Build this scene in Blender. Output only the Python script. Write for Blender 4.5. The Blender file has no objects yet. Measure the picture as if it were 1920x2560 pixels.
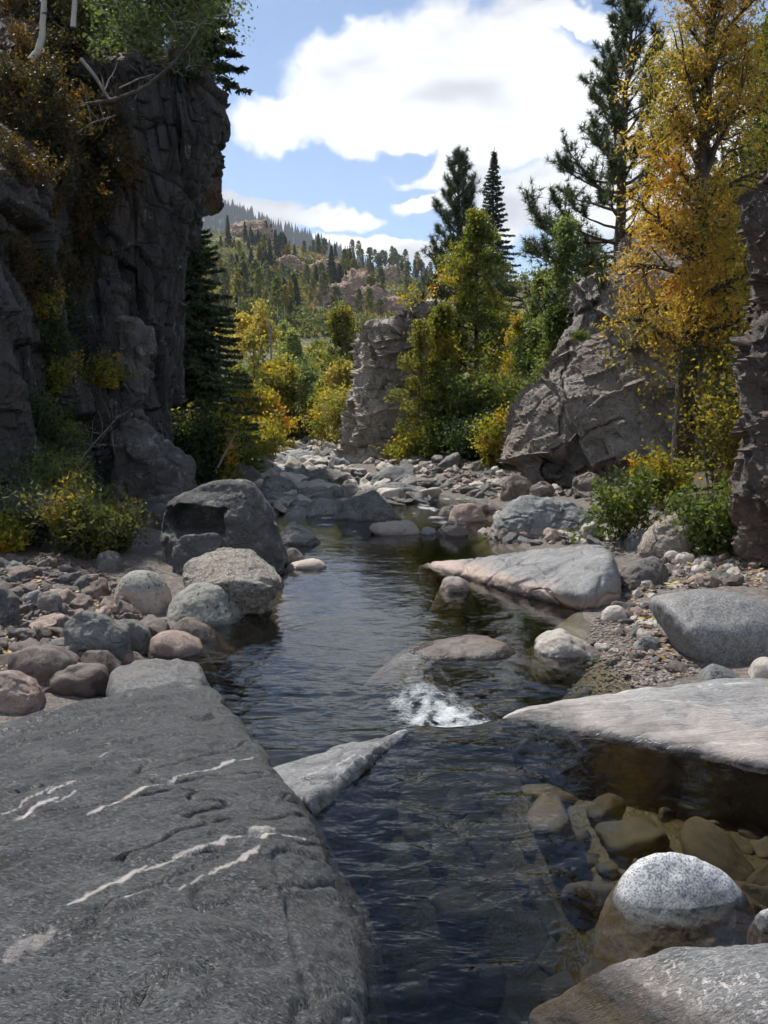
import bpy, bmesh, math, random
import numpy as np
from mathutils import Vector, Matrix

sc = bpy.context.scene
COL = sc.collection
rad = math.radians

# ------------------------------------------------------------------ camera
FPX, PITCH, EYE = 2170.0, rad(8.65), 2.4
cam = bpy.data.cameras.new('camera')
cam.sensor_fit = 'VERTICAL'; cam.sensor_height = 36.0; cam.sensor_width = 27.0
cam.lens = 36.0 * FPX / 2560.0
cam.clip_start = 0.05; cam.clip_end = 9000
camo = bpy.data.objects.new('camera', cam); COL.objects.link(camo)
camo.location = (0, 0, EYE); camo.rotation_euler = (rad(90) - PITCH, 0, 0)
sc.camera = camo

# ------------------------------------------------------------------ sky, sun, exposure
SUN_EL, SUN_AZ = rad(55), rad(-38)          # azimuth from +Y, negative = to the left, ahead of the camera
SUN_DIR = Vector((math.sin(SUN_AZ) * math.cos(SUN_EL), math.cos(SUN_AZ) * math.cos(SUN_EL), math.sin(SUN_EL)))
sun = bpy.data.lights.new('sun', 'SUN'); sun.energy = 4.8; sun.angle = rad(1.0); sun.color = (1.0, 0.95, 0.87)
suno = bpy.data.objects.new('sun', sun); COL.objects.link(suno)
suno.rotation_euler = (-SUN_DIR).to_track_quat('-Z', 'Y').to_euler(); suno.location = (0, 0, 60)

sc.view_settings.view_transform = 'Standard'; sc.view_settings.look = 'None'
sc.view_settings.exposure = 0.38; sc.view_settings.gamma = 1.0
sc.view_settings.use_curve_mapping = False
sc.render.engine = 'CYCLES'
cy = sc.cycles
cy.max_bounces = 6; cy.diffuse_bounces = 2; cy.glossy_bounces = 2; cy.transmission_bounces = 4
cy.transparent_max_bounces = 16; cy.volume_bounces = 0
cy.caustics_reflective = False; cy.caustics_refractive = False
cy.sample_clamp_indirect = 4.0; cy.sample_clamp_direct = 12.0
cy.use_denoising = True
cy.use_adaptive_sampling = True; cy.adaptive_threshold = 0.035; cy.adaptive_min_samples = 12
try: cy.denoiser = 'OPENIMAGEDENOISE'
except Exception: pass

KD = 1920.0 / 1659.0                         # notes were taken on a 1659 px wide view of the photograph
def ray(dx, dy):
    x = (dx * KD - 960) / FPX; y = -(dy * KD - 1280) / FPX
    return np.array([x, math.cos(PITCH) + y * math.sin(PITCH), -math.sin(PITCH) + y * math.cos(PITCH)])
def A(dx, dy, Y):
    d = ray(dx, dy); p = d * (Y / d[1]); p[2] += EYE; return p
def Zp(dx, dy, z):
    d = ray(dx, dy); p = d * ((z - EYE) / d[2]); p[2] += EYE; return p

# ------------------------------------------------------------------ node helpers
def nd(nt, typ, ins=None, out=0, **props):
    n = nt.nodes.new(typ)
    for k, v in props.items(): setattr(n, k, v)
    for k, v in (ins or {}).items():
        s = n.inputs[k]
        if isinstance(v, bpy.types.NodeSocket): nt.links.new(v, s)
        else:
            if s.type == 'RGBA' and len(v) == 3: v = (*v, 1)
            s.default_value = v
    return n.outputs[out]
def mixc(nt, f, a, b, blend='MIX'):
    return nd(nt, 'ShaderNodeMix', {0: f, 6: a, 7: b}, 2, data_type='RGBA', blend_type=blend)
def mth(nt, op, a, b=0.0, c=0.0, clamp=False):
    return nd(nt, 'ShaderNodeMath', {0: a, 1: b, 2: c}, 0, operation=op, use_clamp=clamp)
def ramp(nt, f, *stops, interp='LINEAR'):
    n = nt.nodes.new('ShaderNodeValToRGB'); cr = n.color_ramp; cr.interpolation = interp
    while len(cr.elements) < len(stops): cr.elements.new(0.5)
    for e, (p, c) in zip(cr.elements, stops):
        e.position = p; e.color = (c, c, c, 1) if isinstance(c, (int, float)) else (*c, 1)
    nt.links.new(f, n.inputs[0]); return n.outputs[0]
def noise(nt, vec, scale, detail=5, rough=0.55, dist=0.0, out=0):
    return nd(nt, 'ShaderNodeTexNoise', {'Vector': vec, 'Scale': scale, 'Detail': detail, 'Roughness': rough, 'Distortion': dist}, out)
def mapping(nt, vec, scale=(1, 1, 1), rot=(0, 0, 0), loc=(0, 0, 0)):
    return nd(nt, 'ShaderNodeMapping', {'Vector': vec, 'Scale': scale, 'Rotation': rot, 'Location': loc})
def new_mat(name):
    m = bpy.data.materials.new(name); m.use_nodes = True
    m.node_tree.nodes.clear(); return m, m.node_tree
def finish(m, nt, shader, vol=None):
    o = nt.nodes.new('ShaderNodeOutputMaterial')
    if shader is not None: nt.links.new(shader, o.inputs['Surface'])
    if vol is not None: nt.links.new(vol, o.inputs['Volume'])
    return m

# ------------------------------------------------------------------ world: physical sky with cumulus
w = bpy.data.worlds.new('World'); sc.world = w; w.use_nodes = True
nt = w.node_tree; nt.nodes.clear()
SKY_STRENGTH = 0.12
sky = nd(nt, 'ShaderNodeTexSky', {}, 0, sky_type='NISHITA', sun_disc=False, sun_elevation=SUN_EL, sun_rotation=SUN_AZ,
         altitude=2200, air_density=1.0, dust_density=0.6, ozone_density=1.2)
tc = nd(nt, 'ShaderNodeTexCoord', {}, 0)
nv = nd(nt, 'ShaderNodeVectorMath', {0: tc}, 0, operation='NORMALIZE')
def warp(amount, scale, detail):
    n = noise(nt, nv, scale, detail, 0.55, 0, 1)
    s = nd(nt, 'ShaderNodeVectorMath', {0: n, 1: (0.5, 0.5, 0.5)}, 0, operation='SUBTRACT')
    return nd(nt, 'ShaderNodeVectorMath', {0: s, 3: amount}, 0, operation='SCALE')
wv = nd(nt, 'ShaderNodeVectorMath', {0: nv, 1: warp(0.16, 6.0, 5)}, 0, operation='ADD')
sx = nd(nt, 'ShaderNodeSeparateXYZ', {0: wv})
sepn = sx.node
az = mth(nt, 'ARCTAN2', sepn.outputs[0], sepn.outputs[1])
el = mth(nt, 'ARCSINE', sepn.outputs[2])
def azel(dx, dy):
    d = ray(dx, dy); d = d / np.linalg.norm(d)
    return math.atan2(d[0], d[1]), math.asin(d[2])
fld = None
CL = [(610, 225, 140, 85), (720, 250, 150, 75), (800, 150, 190, 95), (990, 170, 260, 150), (1150, 210, 240, 150), (1080, 330, 260, 85),
      (1010, 400, 130, 45), (1150, 470, 160, 90), (1400, 330, 260, 260),
      (560, 425, 120, 38), (690, 462, 140, 32), (480, 450, 60, 30), (930, 415, 110, 32),
      (780, 527, 170, 30), (880, 552, 70, 36), (1180, 30, 170, 38), (1400, 60, 150, 60), (490, 30, 60, 40)]
for (cx, cy_, rx, ry) in CL:
    a0, e0 = azel(cx, cy_); a1, _ = azel(cx + rx, cy_); _, e1 = azel(cx, cy_ - ry)
    u = mth(nt, 'POWER', mth(nt, 'DIVIDE', mth(nt, 'SUBTRACT', az, a0), abs(a1 - a0)), 2.0)
    v = mth(nt, 'POWER', mth(nt, 'DIVIDE', mth(nt, 'SUBTRACT', el, e0), abs(e1 - e0)), 2.0)
    e = mth(nt, 'SUBTRACT', 1.0, mth(nt, 'ADD', u, v))
    fld = e if fld is None else mth(nt, 'MAXIMUM', fld, e)
# the same broken cumulus cover goes on all round
gen = mth(nt, 'MULTIPLY', mth(nt, 'SUBTRACT', noise(nt, nv, 2.6, 4, 0.55), 0.53), 7.0)
sn = nd(nt, 'ShaderNodeSeparateXYZ', {0: nv}).node
azn = mth(nt, 'ABSOLUTE', mth(nt, 'ARCTAN2', sn.outputs[0], sn.outputs[1]))
inview = mth(nt, 'MULTIPLY', nd(nt, 'ShaderNodeMapRange', {0: azn, 1: 0.45, 2: 0.62, 3: 1.0, 4: 0.0}),
             nd(nt, 'ShaderNodeMapRange', {0: sn.outputs[2], 1: 0.60, 2: 0.74, 3: 1.0, 4: 0.0}))
gen = mth(nt, 'SUBTRACT', gen, mth(nt, 'MULTIPLY', inview, 9.0))
fld = mth(nt, 'MAXIMUM', fld, gen)
fld = mth(nt, 'ADD', fld, mth(nt, 'MULTIPLY', mth(nt, 'SUBTRACT', noise(nt, nv, 20, 4, 0.6), 0.5), 1.1))
for (cx, cy_, rx, ry) in [(850, 305, 75, 50), (720, 380, 200, 24), (880, 475, 90, 32)]:      # blue gaps
    a0, e0 = azel(cx, cy_); a1, _ = azel(cx + rx, cy_); _, e1 = azel(cx, cy_ - ry)
    u = mth(nt, 'POWER', mth(nt, 'DIVIDE', mth(nt, 'SUBTRACT', az, a0), abs(a1 - a0)), 2.0)
    v = mth(nt, 'POWER', mth(nt, 'DIVIDE', mth(nt, 'SUBTRACT', el, e0), abs(e1 - e0)), 2.0)
    fld = mth(nt, 'SUBTRACT', fld, mth(nt, 'MAXIMUM', mth(nt, 'MULTIPLY', mth(nt, 'SUBTRACT', 1.0, mth(nt, 'ADD', u, v)), 1.0), 0.0))
mask = nd(nt, 'ShaderNodeMapRange', {0: fld, 1: -0.2, 2: 0.5, 3: 0.0, 4: 1.0}, 0, interpolation_type='SMOOTHSTEP')
shade = noise(nt, mapping(nt, nv, (1, 1, 2.6)), 6.5, 3, 0.5)
ccol = mixc(nt, ramp(nt, shade, (0.36, 0.0), (0.56, 1.0)), (0.58, 0.59, 0.63), (1.0, 1.0, 1.0))
ccol = nd(nt, 'ShaderNodeVectorMath', {0: ccol, 3: 1.0 / SKY_STRENGTH}, 0, operation='SCALE')
skyc = mixc(nt, mth(nt, 'MULTIPLY', mask, 0.97), sky, ccol)
bg = nd(nt, 'ShaderNodeBackground', {0: skyc, 1: SKY_STRENGTH})
o = nt.nodes.new('ShaderNodeOutputWorld'); nt.links.new(bg, o.inputs[0])

# ------------------------------------------------------------------ numpy noise
_r = np.random.RandomState(7)
_perm = np.concatenate([_r.permutation(256)] * 3).astype(np.int32)
_grad = _r.normal(size=(256, 3)); _grad /= np.linalg.norm(_grad, axis=1)[:, None]
_gx, _gy, _gz = [np.ascontiguousarray(_grad[:, k], np.float32) for k in range(3)]
_rnd = _r.rand(256, 3).astype(np.float32); _rnd2 = (_r.rand(256, 4) * 2 - 1).astype(np.float32)
def _h(ix, iy, iz): return _perm[_perm[_perm[ix & 255] + (iy & 255)] + (iz & 255)]
def perlin(p):
    p = np.asarray(p, np.float32); i = np.floor(p); f = p - i; i = i.astype(np.int32) & 255
    u = f * f * f * (f * (f * 6 - 15) + 10)
    x, y, z = f[:, 0], f[:, 1], f[:, 2]; ux, uy, uz = u[:, 0], u[:, 1], u[:, 2]
    ix, iy, iz = i[:, 0], i[:, 1], i[:, 2]
    A0 = _perm[ix] + iy; B0 = _perm[ix + 1] + iy
    AA, AB, BA, BB = _perm[A0] + iz, _perm[A0 + 1] + iz, _perm[B0] + iz, _perm[B0 + 1] + iz
    def g(h, a, b, c):
        h = _perm[h]; return _gx[h] * a + _gy[h] * b + _gz[h] * c
    def lp(t, a, b): return a + t * (b - a)
    r = lp(uz, lp(uy, lp(ux, g(AA, x, y, z), g(BA, x - 1, y, z)), lp(ux, g(AB, x, y - 1, z), g(BB, x - 1, y - 1, z))),
           lp(uy, lp(ux, g(AA + 1, x, y, z - 1), g(BA + 1, x - 1, y, z - 1)), lp(ux, g(AB + 1, x, y - 1, z - 1), g(BB + 1, x - 1, y - 1, z - 1))))
    return r * 1.5
def fbm(p, oct=4, gain=0.5, lac=2.03):
    p = np.asarray(p, np.float32); a = 1.0; s = 0; q = p
    for k in range(oct):
        s = s + a * perlin(q + 17.3 * k); a *= gain; q = q * lac
    return s
def worley(p):
    """distance to first and second cell, a random linear 'facet' of the nearest cell"""
    p = np.asarray(p, np.float32); i = np.floor(p).astype(np.int32)
    n = len(p); f1 = np.full(n, 9.0, np.float32); f2 = np.full(n, 9.0, np.float32); acc = np.zeros(n, np.float32); nor = np.full(n, 1e-9, np.float32)
    for dx in (-1, 0, 1):
        for dy in (-1, 0, 1):
            for dz in (-1, 0, 1):
                h = _h(i[:, 0] + dx, i[:, 1] + dy, i[:, 2] + dz)
                o = p - (i + np.array([dx, dy, dz]) + _rnd[h])
                d = (o * o).sum(1); c = d < f1
                f2 = np.where(c, f1, np.minimum(f2, d)); f1 = np.where(c, d, f1)
                wg = np.exp(-np.minimum(d, 1.0) * 75); g = _rnd2[h]; acc += wg * (g[:, 3] + (g[:, :3] * o).sum(1) * 1.4); nor += wg
    return np.sqrt(f1), np.sqrt(f2), acc / nor
def blocks(p, J, warp=0.10, crack=0.05):
    """jointed rock: three joint sets cut the mass into blocks, each set back or forward and slightly tilted; cracks between"""
    p = np.asarray(p, np.float32); s = []
    for k, (dx, dy, dz, size) in enumerate(J):
        d = np.array([dx, dy, dz]); d = d / np.linalg.norm(d)
        s.append((p @ d.astype(np.float32)) / size + warp * perlin(p * (0.55 / size) + 11.3 * k) + 0.25 * warp * perlin(p * (2.6 / size) + 5.1 * k))
    i0 = np.floor(s[0]).astype(np.int32); f0 = s[0] - i0
    s1 = s[1] + _rnd[_h(i0, i0 * 0 + 3, i0 * 0 + 9), 0]; i1 = np.floor(s1).astype(np.int32); f1 = s1 - i1
    s2 = s[2] + _rnd[_h(i0, i1, i0 * 0 + 5), 1]; i2 = np.floor(s2).astype(np.int32); f2 = s2 - i2
    g = _rnd2[_h(i0, i1, i2)]
    val = g[:, 3] + 0.9 * (g[:, 0] * (f0 - .5) + g[:, 1] * (f1 - .5) + g[:, 2] * (f2 - .5))
    e = np.minimum(np.minimum(np.minimum(f0, 1 - f0) * J[0][3], np.minimum(f1, 1 - f1) * J[1][3]), np.minimum(f2, 1 - f2) * J[2][3])
    return val, sstep(crack, 0.0, e)
def sstep(a, b, x):
    t = np.clip((np.asarray(x, float) - a) / (b - a), 0, 1); return t * t * (3 - 2 * t)

# ------------------------------------------------------------------ mesh + object helpers
def mesh_np(name, V, F, mat=None, attrs=None, cols=None, smooth=True):
    V = np.asarray(V, np.float32); F = np.asarray(F, np.int32)
    me = bpy.data.meshes.new(name); k = F.shape[1]
    me.vertices.add(len(V)); me.vertices.foreach_set('co', V.ravel())
    me.loops.add(F.size); me.loops.foreach_set('vertex_index', F.ravel())
    me.polygons.add(len(F)); me.polygons.foreach_set('loop_start', np.arange(0, F.size, k, dtype=np.int32))
    me.polygons.foreach_set('loop_total', np.full(len(F), k, np.int32))
    me.polygons.foreach_set('use_smooth', np.full(len(F), bool(smooth)))
    for an, av in (attrs or {}).items():
        at = me.attributes.new(an, 'FLOAT', 'POINT'); at.data.foreach_set('value', np.asarray(av, np.float32))
    if cols is not None:
        at = me.attributes.new('tint', 'FLOAT_COLOR', 'POINT')
        at.data.foreach_set('color', np.c_[cols, np.ones(len(cols))].astype(np.float32).ravel())
    me.update(calc_edges=True)
    if mat is not None: me.materials.append(mat)
    return me
def link(name, data, loc=(0, 0, 0), parent=None, label=None, cat=None, group=None, kind=None):
    ob = bpy.data.objects.new(name, data); COL.objects.link(ob); ob.location = loc
    if parent is not None: ob.parent = parent
    if label: ob['label'] = label
    if cat: ob['category'] = cat
    if group: ob['group'] = group
    if kind: ob['kind'] = kind
    return ob
def vnormals(V, F):
    n = np.zeros_like(V)
    fn = np.cross(V[F[:, 1]] - V[F[:, 0]], V[F[:, 2]] - V[F[:, 0]])
    for k in range(F.shape[1]): np.add.at(n, F[:, k], fn)
    l = np.linalg.norm(n, axis=1)[:, None]; return n / np.maximum(l, 1e-9)
def copy_thing(root, loc, rz=0.0, s=1.0, label=None, group=None, tilt=(0, 0), sxyz=None):
    r = root.copy(); COL.objects.link(r); r.location = loc
    r.rotation_euler = (tilt[0], tilt[1], rz); r.scale = sxyz or (s, s, s)
    if label: r['label'] = label
    if group: r['group'] = group
    for ch in root.children:
        c = ch.copy(); COL.objects.link(c); c.parent = r
    return r
# ------------------------------------------------------------------ river profile (looking downstream)
def interp(tab, y): return np.interp(y, [t[0] for t in tab], [t[1] for t in tab])
ZW = [(-50, 0), (5.75, 0), (6.05, -0.3), (7, -0.35), (14, -0.45), (17.3, -0.55), (21, -0.75), (28, -1.02), (36, -1.25), (60, -1.75), (75, -1.95), (200, -2.4)]
def dam(x):                                   # y of the bedrock step across the stream
    return np.interp(x, [-4, -1.0, -0.35, 0.1, 0.22, 0.45, 0.68, 0.8, 1.4, 8], [4.6, 4.9, 5.15, 5.72, 5.80, 5.76, 5.80, 5.9, 6.05, 5.9])
def zwater(x, y):
    low = interp(ZW[2:], y)
    t = sstep(0, 1, (y - dam(x)) / 0.34)
    return low * t
XL = [(-10, -3), (4, -2.2), (6, -2.4), (7.2, -2.5), (8.6, -2.6), (9.6, -2.15), (11, -1.75), (13, -1.75), (15, -2.0), (17, -2.6), (20, -3.6), (24, -4.6), (28, -6.3), (35, -7.2), (45, -8.2), (55, -8.9), (65, -10.5), (80, -16), (200, -60)]
XR = [(-10, 6), (5, 6), (6.3, 3.2), (7.2, 2.5), (8.2, 2.35), (9.5, 2.45), (10.3, 2.55), (11.5, 3.2), (13.5, 3.0), (15, 2.5), (16.5, 2.35), (18, 3.0), (21, 3.2), (24, 2.6), (27, 0.8), (30, -1.2), (35, -3.4), (45, -4.4), (55, -5.2), (65, -7.5), (80, -12), (200, -50)]
def ground_z(x, y):
    x = np.asarray(x, float); y = np.asarray(y, float)
    xl = interp(XL, y); xr = interp(XR, y)
    zw = interp(ZW[2:], y)
    d = np.maximum(xl - x, x - xr)
    P = np.stack([x, y, 0 * x], -1).reshape(-1, 3)
    nz = fbm(P * 0.9, 4).reshape(x.shape); nb = fbm(P * 0.16 + 5, 3).reshape(x.shape)
    depth = np.interp(y, [6, 8, 13, 17, 20, 30, 80], [0.7, 0.85, 0.75, 0.5, 0.25, 0.15, 0.15])
    inside = zw + 0.02 - depth * sstep(0, 1.3, -d) + 0.05 * nz
    right = x > (xl + xr) / 2
    rise = np.where(right, 0.16, 0.13) * np.clip(d, 0, 6) + 0.03 * np.clip(d - 3, 0, 60)
    rise = rise * np.interp(y, [0, 40, 60, 400], [1, 1, 0.5, 0.2])
    outside = zw + 0.02 + rise + 0.05 * nz * sstep(0, 1, d) + 0.10 * nb * sstep(0, 3, d)
    z = np.where(d < 0, inside, outside)
    # near pool: deep scour hole under the lip, shallow shelf on the right
    deep = 0.30 + 1.55 * np.exp(-(((x - 0.2) / 0.80) ** 2 + ((y - 4.1) / 1.9) ** 2)) + 0.5 * np.exp(-(((x - 0.1) / 0.9) ** 2 + ((y - 2.6) / 1.0) ** 2))
    deep = deep + 0.12 * sstep(1.0, 2.2, x)
    pool = -deep + 0.06 * nz - 0.12 * sstep(1.2, 0.6, x)
    t = sstep(0, 0.5, y - dam(x) + 0.1)
    z = np.where(y < 7, pool * (1 - t) + z * t, z)
    return z
_gr = {}
def gzv(x, y):                                # ground height read from the sheet
    xs_, ys_, Z_ = _gr['xs'], _gr['ys'], _gr['Z']
    i = np.clip(np.searchsorted(xs_, x) - 1, 0, len(xs_) - 2); j = np.clip(np.searchsorted(ys_, y) - 1, 0, len(ys_) - 2)
    u = (x - xs_[i]) / (xs_[i + 1] - xs_[i]); v = (y - ys_[j]) / (ys_[j + 1] - ys_[j])
    return (Z_[j, i] * (1 - u) + Z_[j, i + 1] * u) * (1 - v) + (Z_[j + 1, i] * (1 - u) + Z_[j + 1, i + 1] * u) * v
def gz(x, y): return float(gzv(np.array([x]), np.array([y]))[0])
def Wp(dx, dy):                               # photograph point on the water surface
    y = 10.0
    for _ in range(30):
        z = float(zwater(np.array([0.9 if y < 7 else 0.0]), np.array([y]))[0]); p = Zp(dx, dy, z); y = 0.5 * y + 0.5 * p[1]
    return p
_tt = np.geomspace(2, 85, 700)
def Gp(dx, dy):                               # photograph point on the dry ground
    d = ray(dx, dy); ts = _tt / d[1]
    P = ts[:, None] * d + np.array([0, 0, EYE]); g = np.maximum(gzv(P[:, 0], P[:, 1]), zwater(P[:, 0], P[:, 1]) - 0.05)
    k = np.argmax(P[:, 2] < g); return P[k]

def gridfaces(nr, nc):
    i = np.arange(nr - 1)[:, None] * nc + np.arange(nc - 1)[None, :]
    i = i.ravel(); return np.stack([i, i + 1, i + nc + 1, i + nc], 1)

# ------------------------------------------------------------------ materials: ground and water
def mat_ground():
    m, nt = new_mat('river_gravel')
    tc = nd(nt, 'ShaderNodeTexCoord', {}, 3)
    pos = nd(nt, 'ShaderNodeNewGeometry', {}, 0)
    n1 = noise(nt, tc, 0.7, 6, 0.6); n2 = noise(nt, tc, 9, 5, 0.6)
    v = nd(nt, 'ShaderNodeTexVoronoi', {'Vector': tc, 'Scale': 31.0, 'Randomness': 1.0}, 1)
    wv = nd(nt, 'ShaderNodeVectorMath', {0: tc, 1: nd(nt, 'ShaderNodeVectorMath', {0: noise(nt, tc, 6, 3, .6, 0, 1), 3: .16}, 0, operation='SCALE')}, 0, operation='ADD')
    vd = nd(nt, 'ShaderNodeTexVoronoi', {'Vector': wv, 'Scale': 29.0, 'Randomness': 1.0}, 0)
    base = mixc(nt, ramp(nt, n1, (0.35, 0.0), (0.65, 1.0)), (0.09, 0.076, 0.064), (0.14, 0.125, 0.11))
    vs = nd(nt, 'ShaderNodeSeparateColor', {0: v}, 0)
    peb = ramp(nt, vs, (0.0, (0.07, 0.065, 0.065)), (0.35, (0.15, 0.115, 0.095)), (0.6, (0.15, 0.15, 0.15)), (0.85, (0.26, 0.235, 0.21)), (1.0, (0.22, 0.15, 0.12)))
    base = mixc(nt, 0.75, base, peb)
    base = mixc(nt, ramp(nt, n2, (0.3, 0.6), (0.7, 0.0)), base, (0.07, 0.055, 0.045))
    at = nd(nt, 'ShaderNodeAttribute', {}, 2, attribute_name='under')
    soil = nd(nt, 'ShaderNodeAttribute', {}, 2, attribute_name='soil')
    algae = mixc(nt, n2, (0.085, 0.05, 0.018), (0.24, 0.145, 0.052))
    base = mixc(nt, mth(nt, 'MULTIPLY', at, 0.95), base, algae)
    duff = mixc(nt, n2, (0.035, 0.030, 0.018), (0.10, 0.085, 0.045))
    base = mixc(nt, soil, base, duff)
    h = mth(nt, 'ADD', mth(nt, 'MULTIPLY', vd, -0.35), mth(nt, 'MULTIPLY', n2, 0.9))
    b = nd(nt, 'ShaderNodeBump', {'Strength': 0.9, 'Distance': 0.03, 'Height': h})
    rgh = mth(nt, 'SUBTRACT', 0.9, mth(nt, 'MULTIPLY', at, 0.4))
    s = nd(nt, 'ShaderNodeBsdfPrincipled', {'Base Color': base, 'Roughness': rgh, 'Normal': b})
    return finish(m, nt, s)

def mat_water():
    m, nt = new_mat('river_water')
    pos = nd(nt, 'ShaderNodeNewGeometry', {}, 0)
    foam = nd(nt, 'ShaderNodeAttribute', {}, 2, attribute_name='foam')
    chop = nd(nt, 'ShaderNodeAttribute', {}, 2, attribute_name='chop')
    p1 = mapping(nt, pos, (0.55, 1.0, 1.0))
    a = noise(nt, p1, 5.0, 3, 0.5, 0.9)
    b2 = noise(nt, mapping(nt, pos, (0.6, 1.0, 1.0), (0, 0, 0.35)), 14.0, 2, 0.55, 0.6)
    c = noise(nt, p1, 2.2, 2, 0.5, 0.4)
    h = mth(nt, 'ADD', mth(nt, 'MULTIPLY', a, 1.0), mth(nt, 'ADD', mth(nt, 'MULTIPLY', b2, 0.45), mth(nt, 'MULTIPLY', c, 1.1)))
    bp = nd(nt, 'ShaderNodeBump', {'Strength': mth(nt, 'MULTIPLY', chop, 0.36), 'Distance': 0.030, 'Height': h})
    fr = nd(nt, 'ShaderNodeFresnel', {'IOR': 1.333, 'Normal': bp})
    tr = nd(nt, 'ShaderNodeBsdfTransparent', {0: (0.93, 0.96, 0.95)})
    gl = nd(nt, 'ShaderNodeBsdfGlossy', {'Color': (1, 1, 1), 'Roughness': 0.06, 'Normal': bp})
    s = nd(nt, 'ShaderNodeMixShader', {0: fr, 1: tr, 2: gl})
    fn = noise(nt, pos, 38, 6, 0.7, 0.5)
    fm = nd(nt, 'ShaderNodeMapRange', {0: mth(nt, 'ADD', foam, mth(nt, 'MULTIPLY', mth(nt, 'SUBTRACT', fn, 0.5), 1.6)), 1: 0.22, 2: 1.25, 3: 0.0, 4: 0.95})
    fm = mth(nt, 'MULTIPLY', fm, mth(nt, 'GREATER_THAN', foam, 0.02))
    fb = nd(nt, 'ShaderNodeBump', {'Strength': 0.8, 'Distance': 0.04, 'Height': fn})
    fs = nd(nt, 'ShaderNodeBsdfPrincipled', {'Base Color': (0.80, 0.84, 0.86), 'Roughness': 0.5, 'Normal': fb})
    s = nd(nt, 'ShaderNodeMixShader', {0: fm, 1: s, 2: fs})
    vol = nd(nt, 'ShaderNodeVolumeAbsorption', {'Color': (0.46, 0.52, 0.53), 'Density': 1.5})
    return finish(m, nt, s, vol)

M_GROUND = mat_ground(); M_WATER = mat_water()

# ------------------------------------------------------------------ ground sheet
ys = np.concatenate([[-3000, -900, -300, -100, -40, -20, -12, -8], np.arange(-5, 14, 0.11), np.arange(14, 40, 0.22), np.geomspace(40, 160, 40), np.geomspace(170, 5000, 14)])
xc = np.arange(-7.5, 7.5, 0.12)
xs = np.concatenate([-np.geomspace(7.6, 5000, 40)[::-1], xc, np.geomspace(7.6, 5000, 40)])
X, Y = np.meshgrid(xs, ys)
Zg = ground_z(X, Y)
Zg = np.where(Y < -5, np.maximum(Zg, 0.2), Zg)
_gr.update(xs=xs, ys=ys, Z=Zg)
zw_ = zwater(X, Y)
under = sstep(0.02, -0.12, Zg - zw_)
d_out = np.maximum(interp(XL, Y) - X, X - interp(XR, Y))
soil = sstep(2.2, 4.0, d_out) * (Y > 9)
V = np.stack([X, Y, Zg], -1).reshape(-1, 3)
link('ground', mesh_np('ground', V, gridfaces(*X.shape), M_GROUND, {'under': under.ravel(), 'soil': soil.ravel()}), kind='structure')

# ------------------------------------------------------------------ water (closed body: rippled top, skirt, flat floor)
rows = np.concatenate([[-1.0, 0.5, 1.2], np.geomspace(1.8, 5.5, 130), np.linspace(5.51, 7.6, 110), np.geomspace(7.62, 90, 170)])
nc = 210
uu = np.linspace(0, 1, nc)
XLw = np.where(rows < 5, -3.2, interp(XL, rows) - 1.0); XRw = np.where(rows < 5.6, 6.0, interp(XR, rows) + 1.0)
XLw = np.minimum(XLw, np.interp(rows, [0, 9, 10, 200], [-3.2, -4.2, -3.2, 99]))
X = XLw[:, None] + (XRw - XLw)[:, None] * uu[None, :]; Y = np.repeat(rows[:, None], nc, 1)
Zb = zwater(X, Y)
P = np.stack([X, Y, 0 * X], -1).reshape(-1, 3)
chop = np.interp(Y, [0, 4.6, 5.6, 6.2, 7.5, 10, 13, 18, 30, 80], [0.55, 0.62, 0.8, 1.0, 0.72, 0.5, 0.42, 0.6, 0.9, 0.9])
calm = sstep(0.9, 1.6, X) * sstep(6.2, 5.0, Y); chop = chop * (1 - 0.72 * calm) * (1 + 1.6 * sstep(1.3, 0.7, X) * sstep(6.0, 5.2, Y))
calm2 = sstep(0.9, 2.2, X) * sstep(6.4, 7.4, Y) * sstep(12, 9, Y); chop = chop * (1 - 0.6 * calm2)
calm3 = sstep(0.3, 1.4, X) * sstep(13.2, 14, Y) * sstep(19, 17, Y); chop = chop * (1 - 0.55 * calm3)
wv1 = fbm(P * np.array([1.7, 3.2, 1]) + 3, 3, 0.55).reshape(X.shape)
wv2 = fbm(P * np.array([5, 9, 1]) + 9, 2, 0.5).reshape(X.shape)
amp = chop * np.interp(Y, [0, 6, 7, 15, 25, 80], [0.008, 0.011, 0.014, 0.009, 0.02, 0.04])
Zs = Zb + amp * (wv1 * 0.9 + wv2 * 0.35)
# white water under the lip, streaming away
cxm = 0.52 - 0.38 * sstep(6.2, 8.6, Y)
wid = np.interp(Y, [5.9, 6.3, 7.0, 8.2, 9.5], [0.27, 0.36, 0.34, 0.32, 0.3])
core = np.exp(-((X - cxm) / wid) ** 2) * sstep(5.90, 6.15, Y) * (0.25 * sstep(9.3, 7.5, Y) + 0.75 * sstep(7.9, 6.5, Y))
str_ = fbm(P * np.array([9, 3.0, 1]) + 31, 4, 0.6).reshape(X.shape)
foam = np.clip(core * 0.95 + 1.1 * core * str_, 0, 1)
wob = fbm(P * np.array([7, 7, 1]) + 41, 3).reshape(X.shape)
Zs = Zs + core * (0.05 + 0.05 * wob)
rap = sstep(17.5, 20, Y) * sstep(70, 30, Y)
rf = fbm(P * np.array([1.2, 0.9, 1]) + 61, 4, 0.6).reshape(X.shape)
foam = np.maximum(foam, rap * np.clip((rf - 0.18) * 2.2, 0, 0.9))
near_f = sstep(15, 17, Y) * sstep(21, 18, Y) * np.clip((rf - 0.30) * 2.2, 0, 0.75)
foam = np.maximum(foam, near_f)
V = np.stack([X, Y, Zs], -1).reshape(-1, 3); F = gridfaces(*X.shape)
nr = len(rows)
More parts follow.
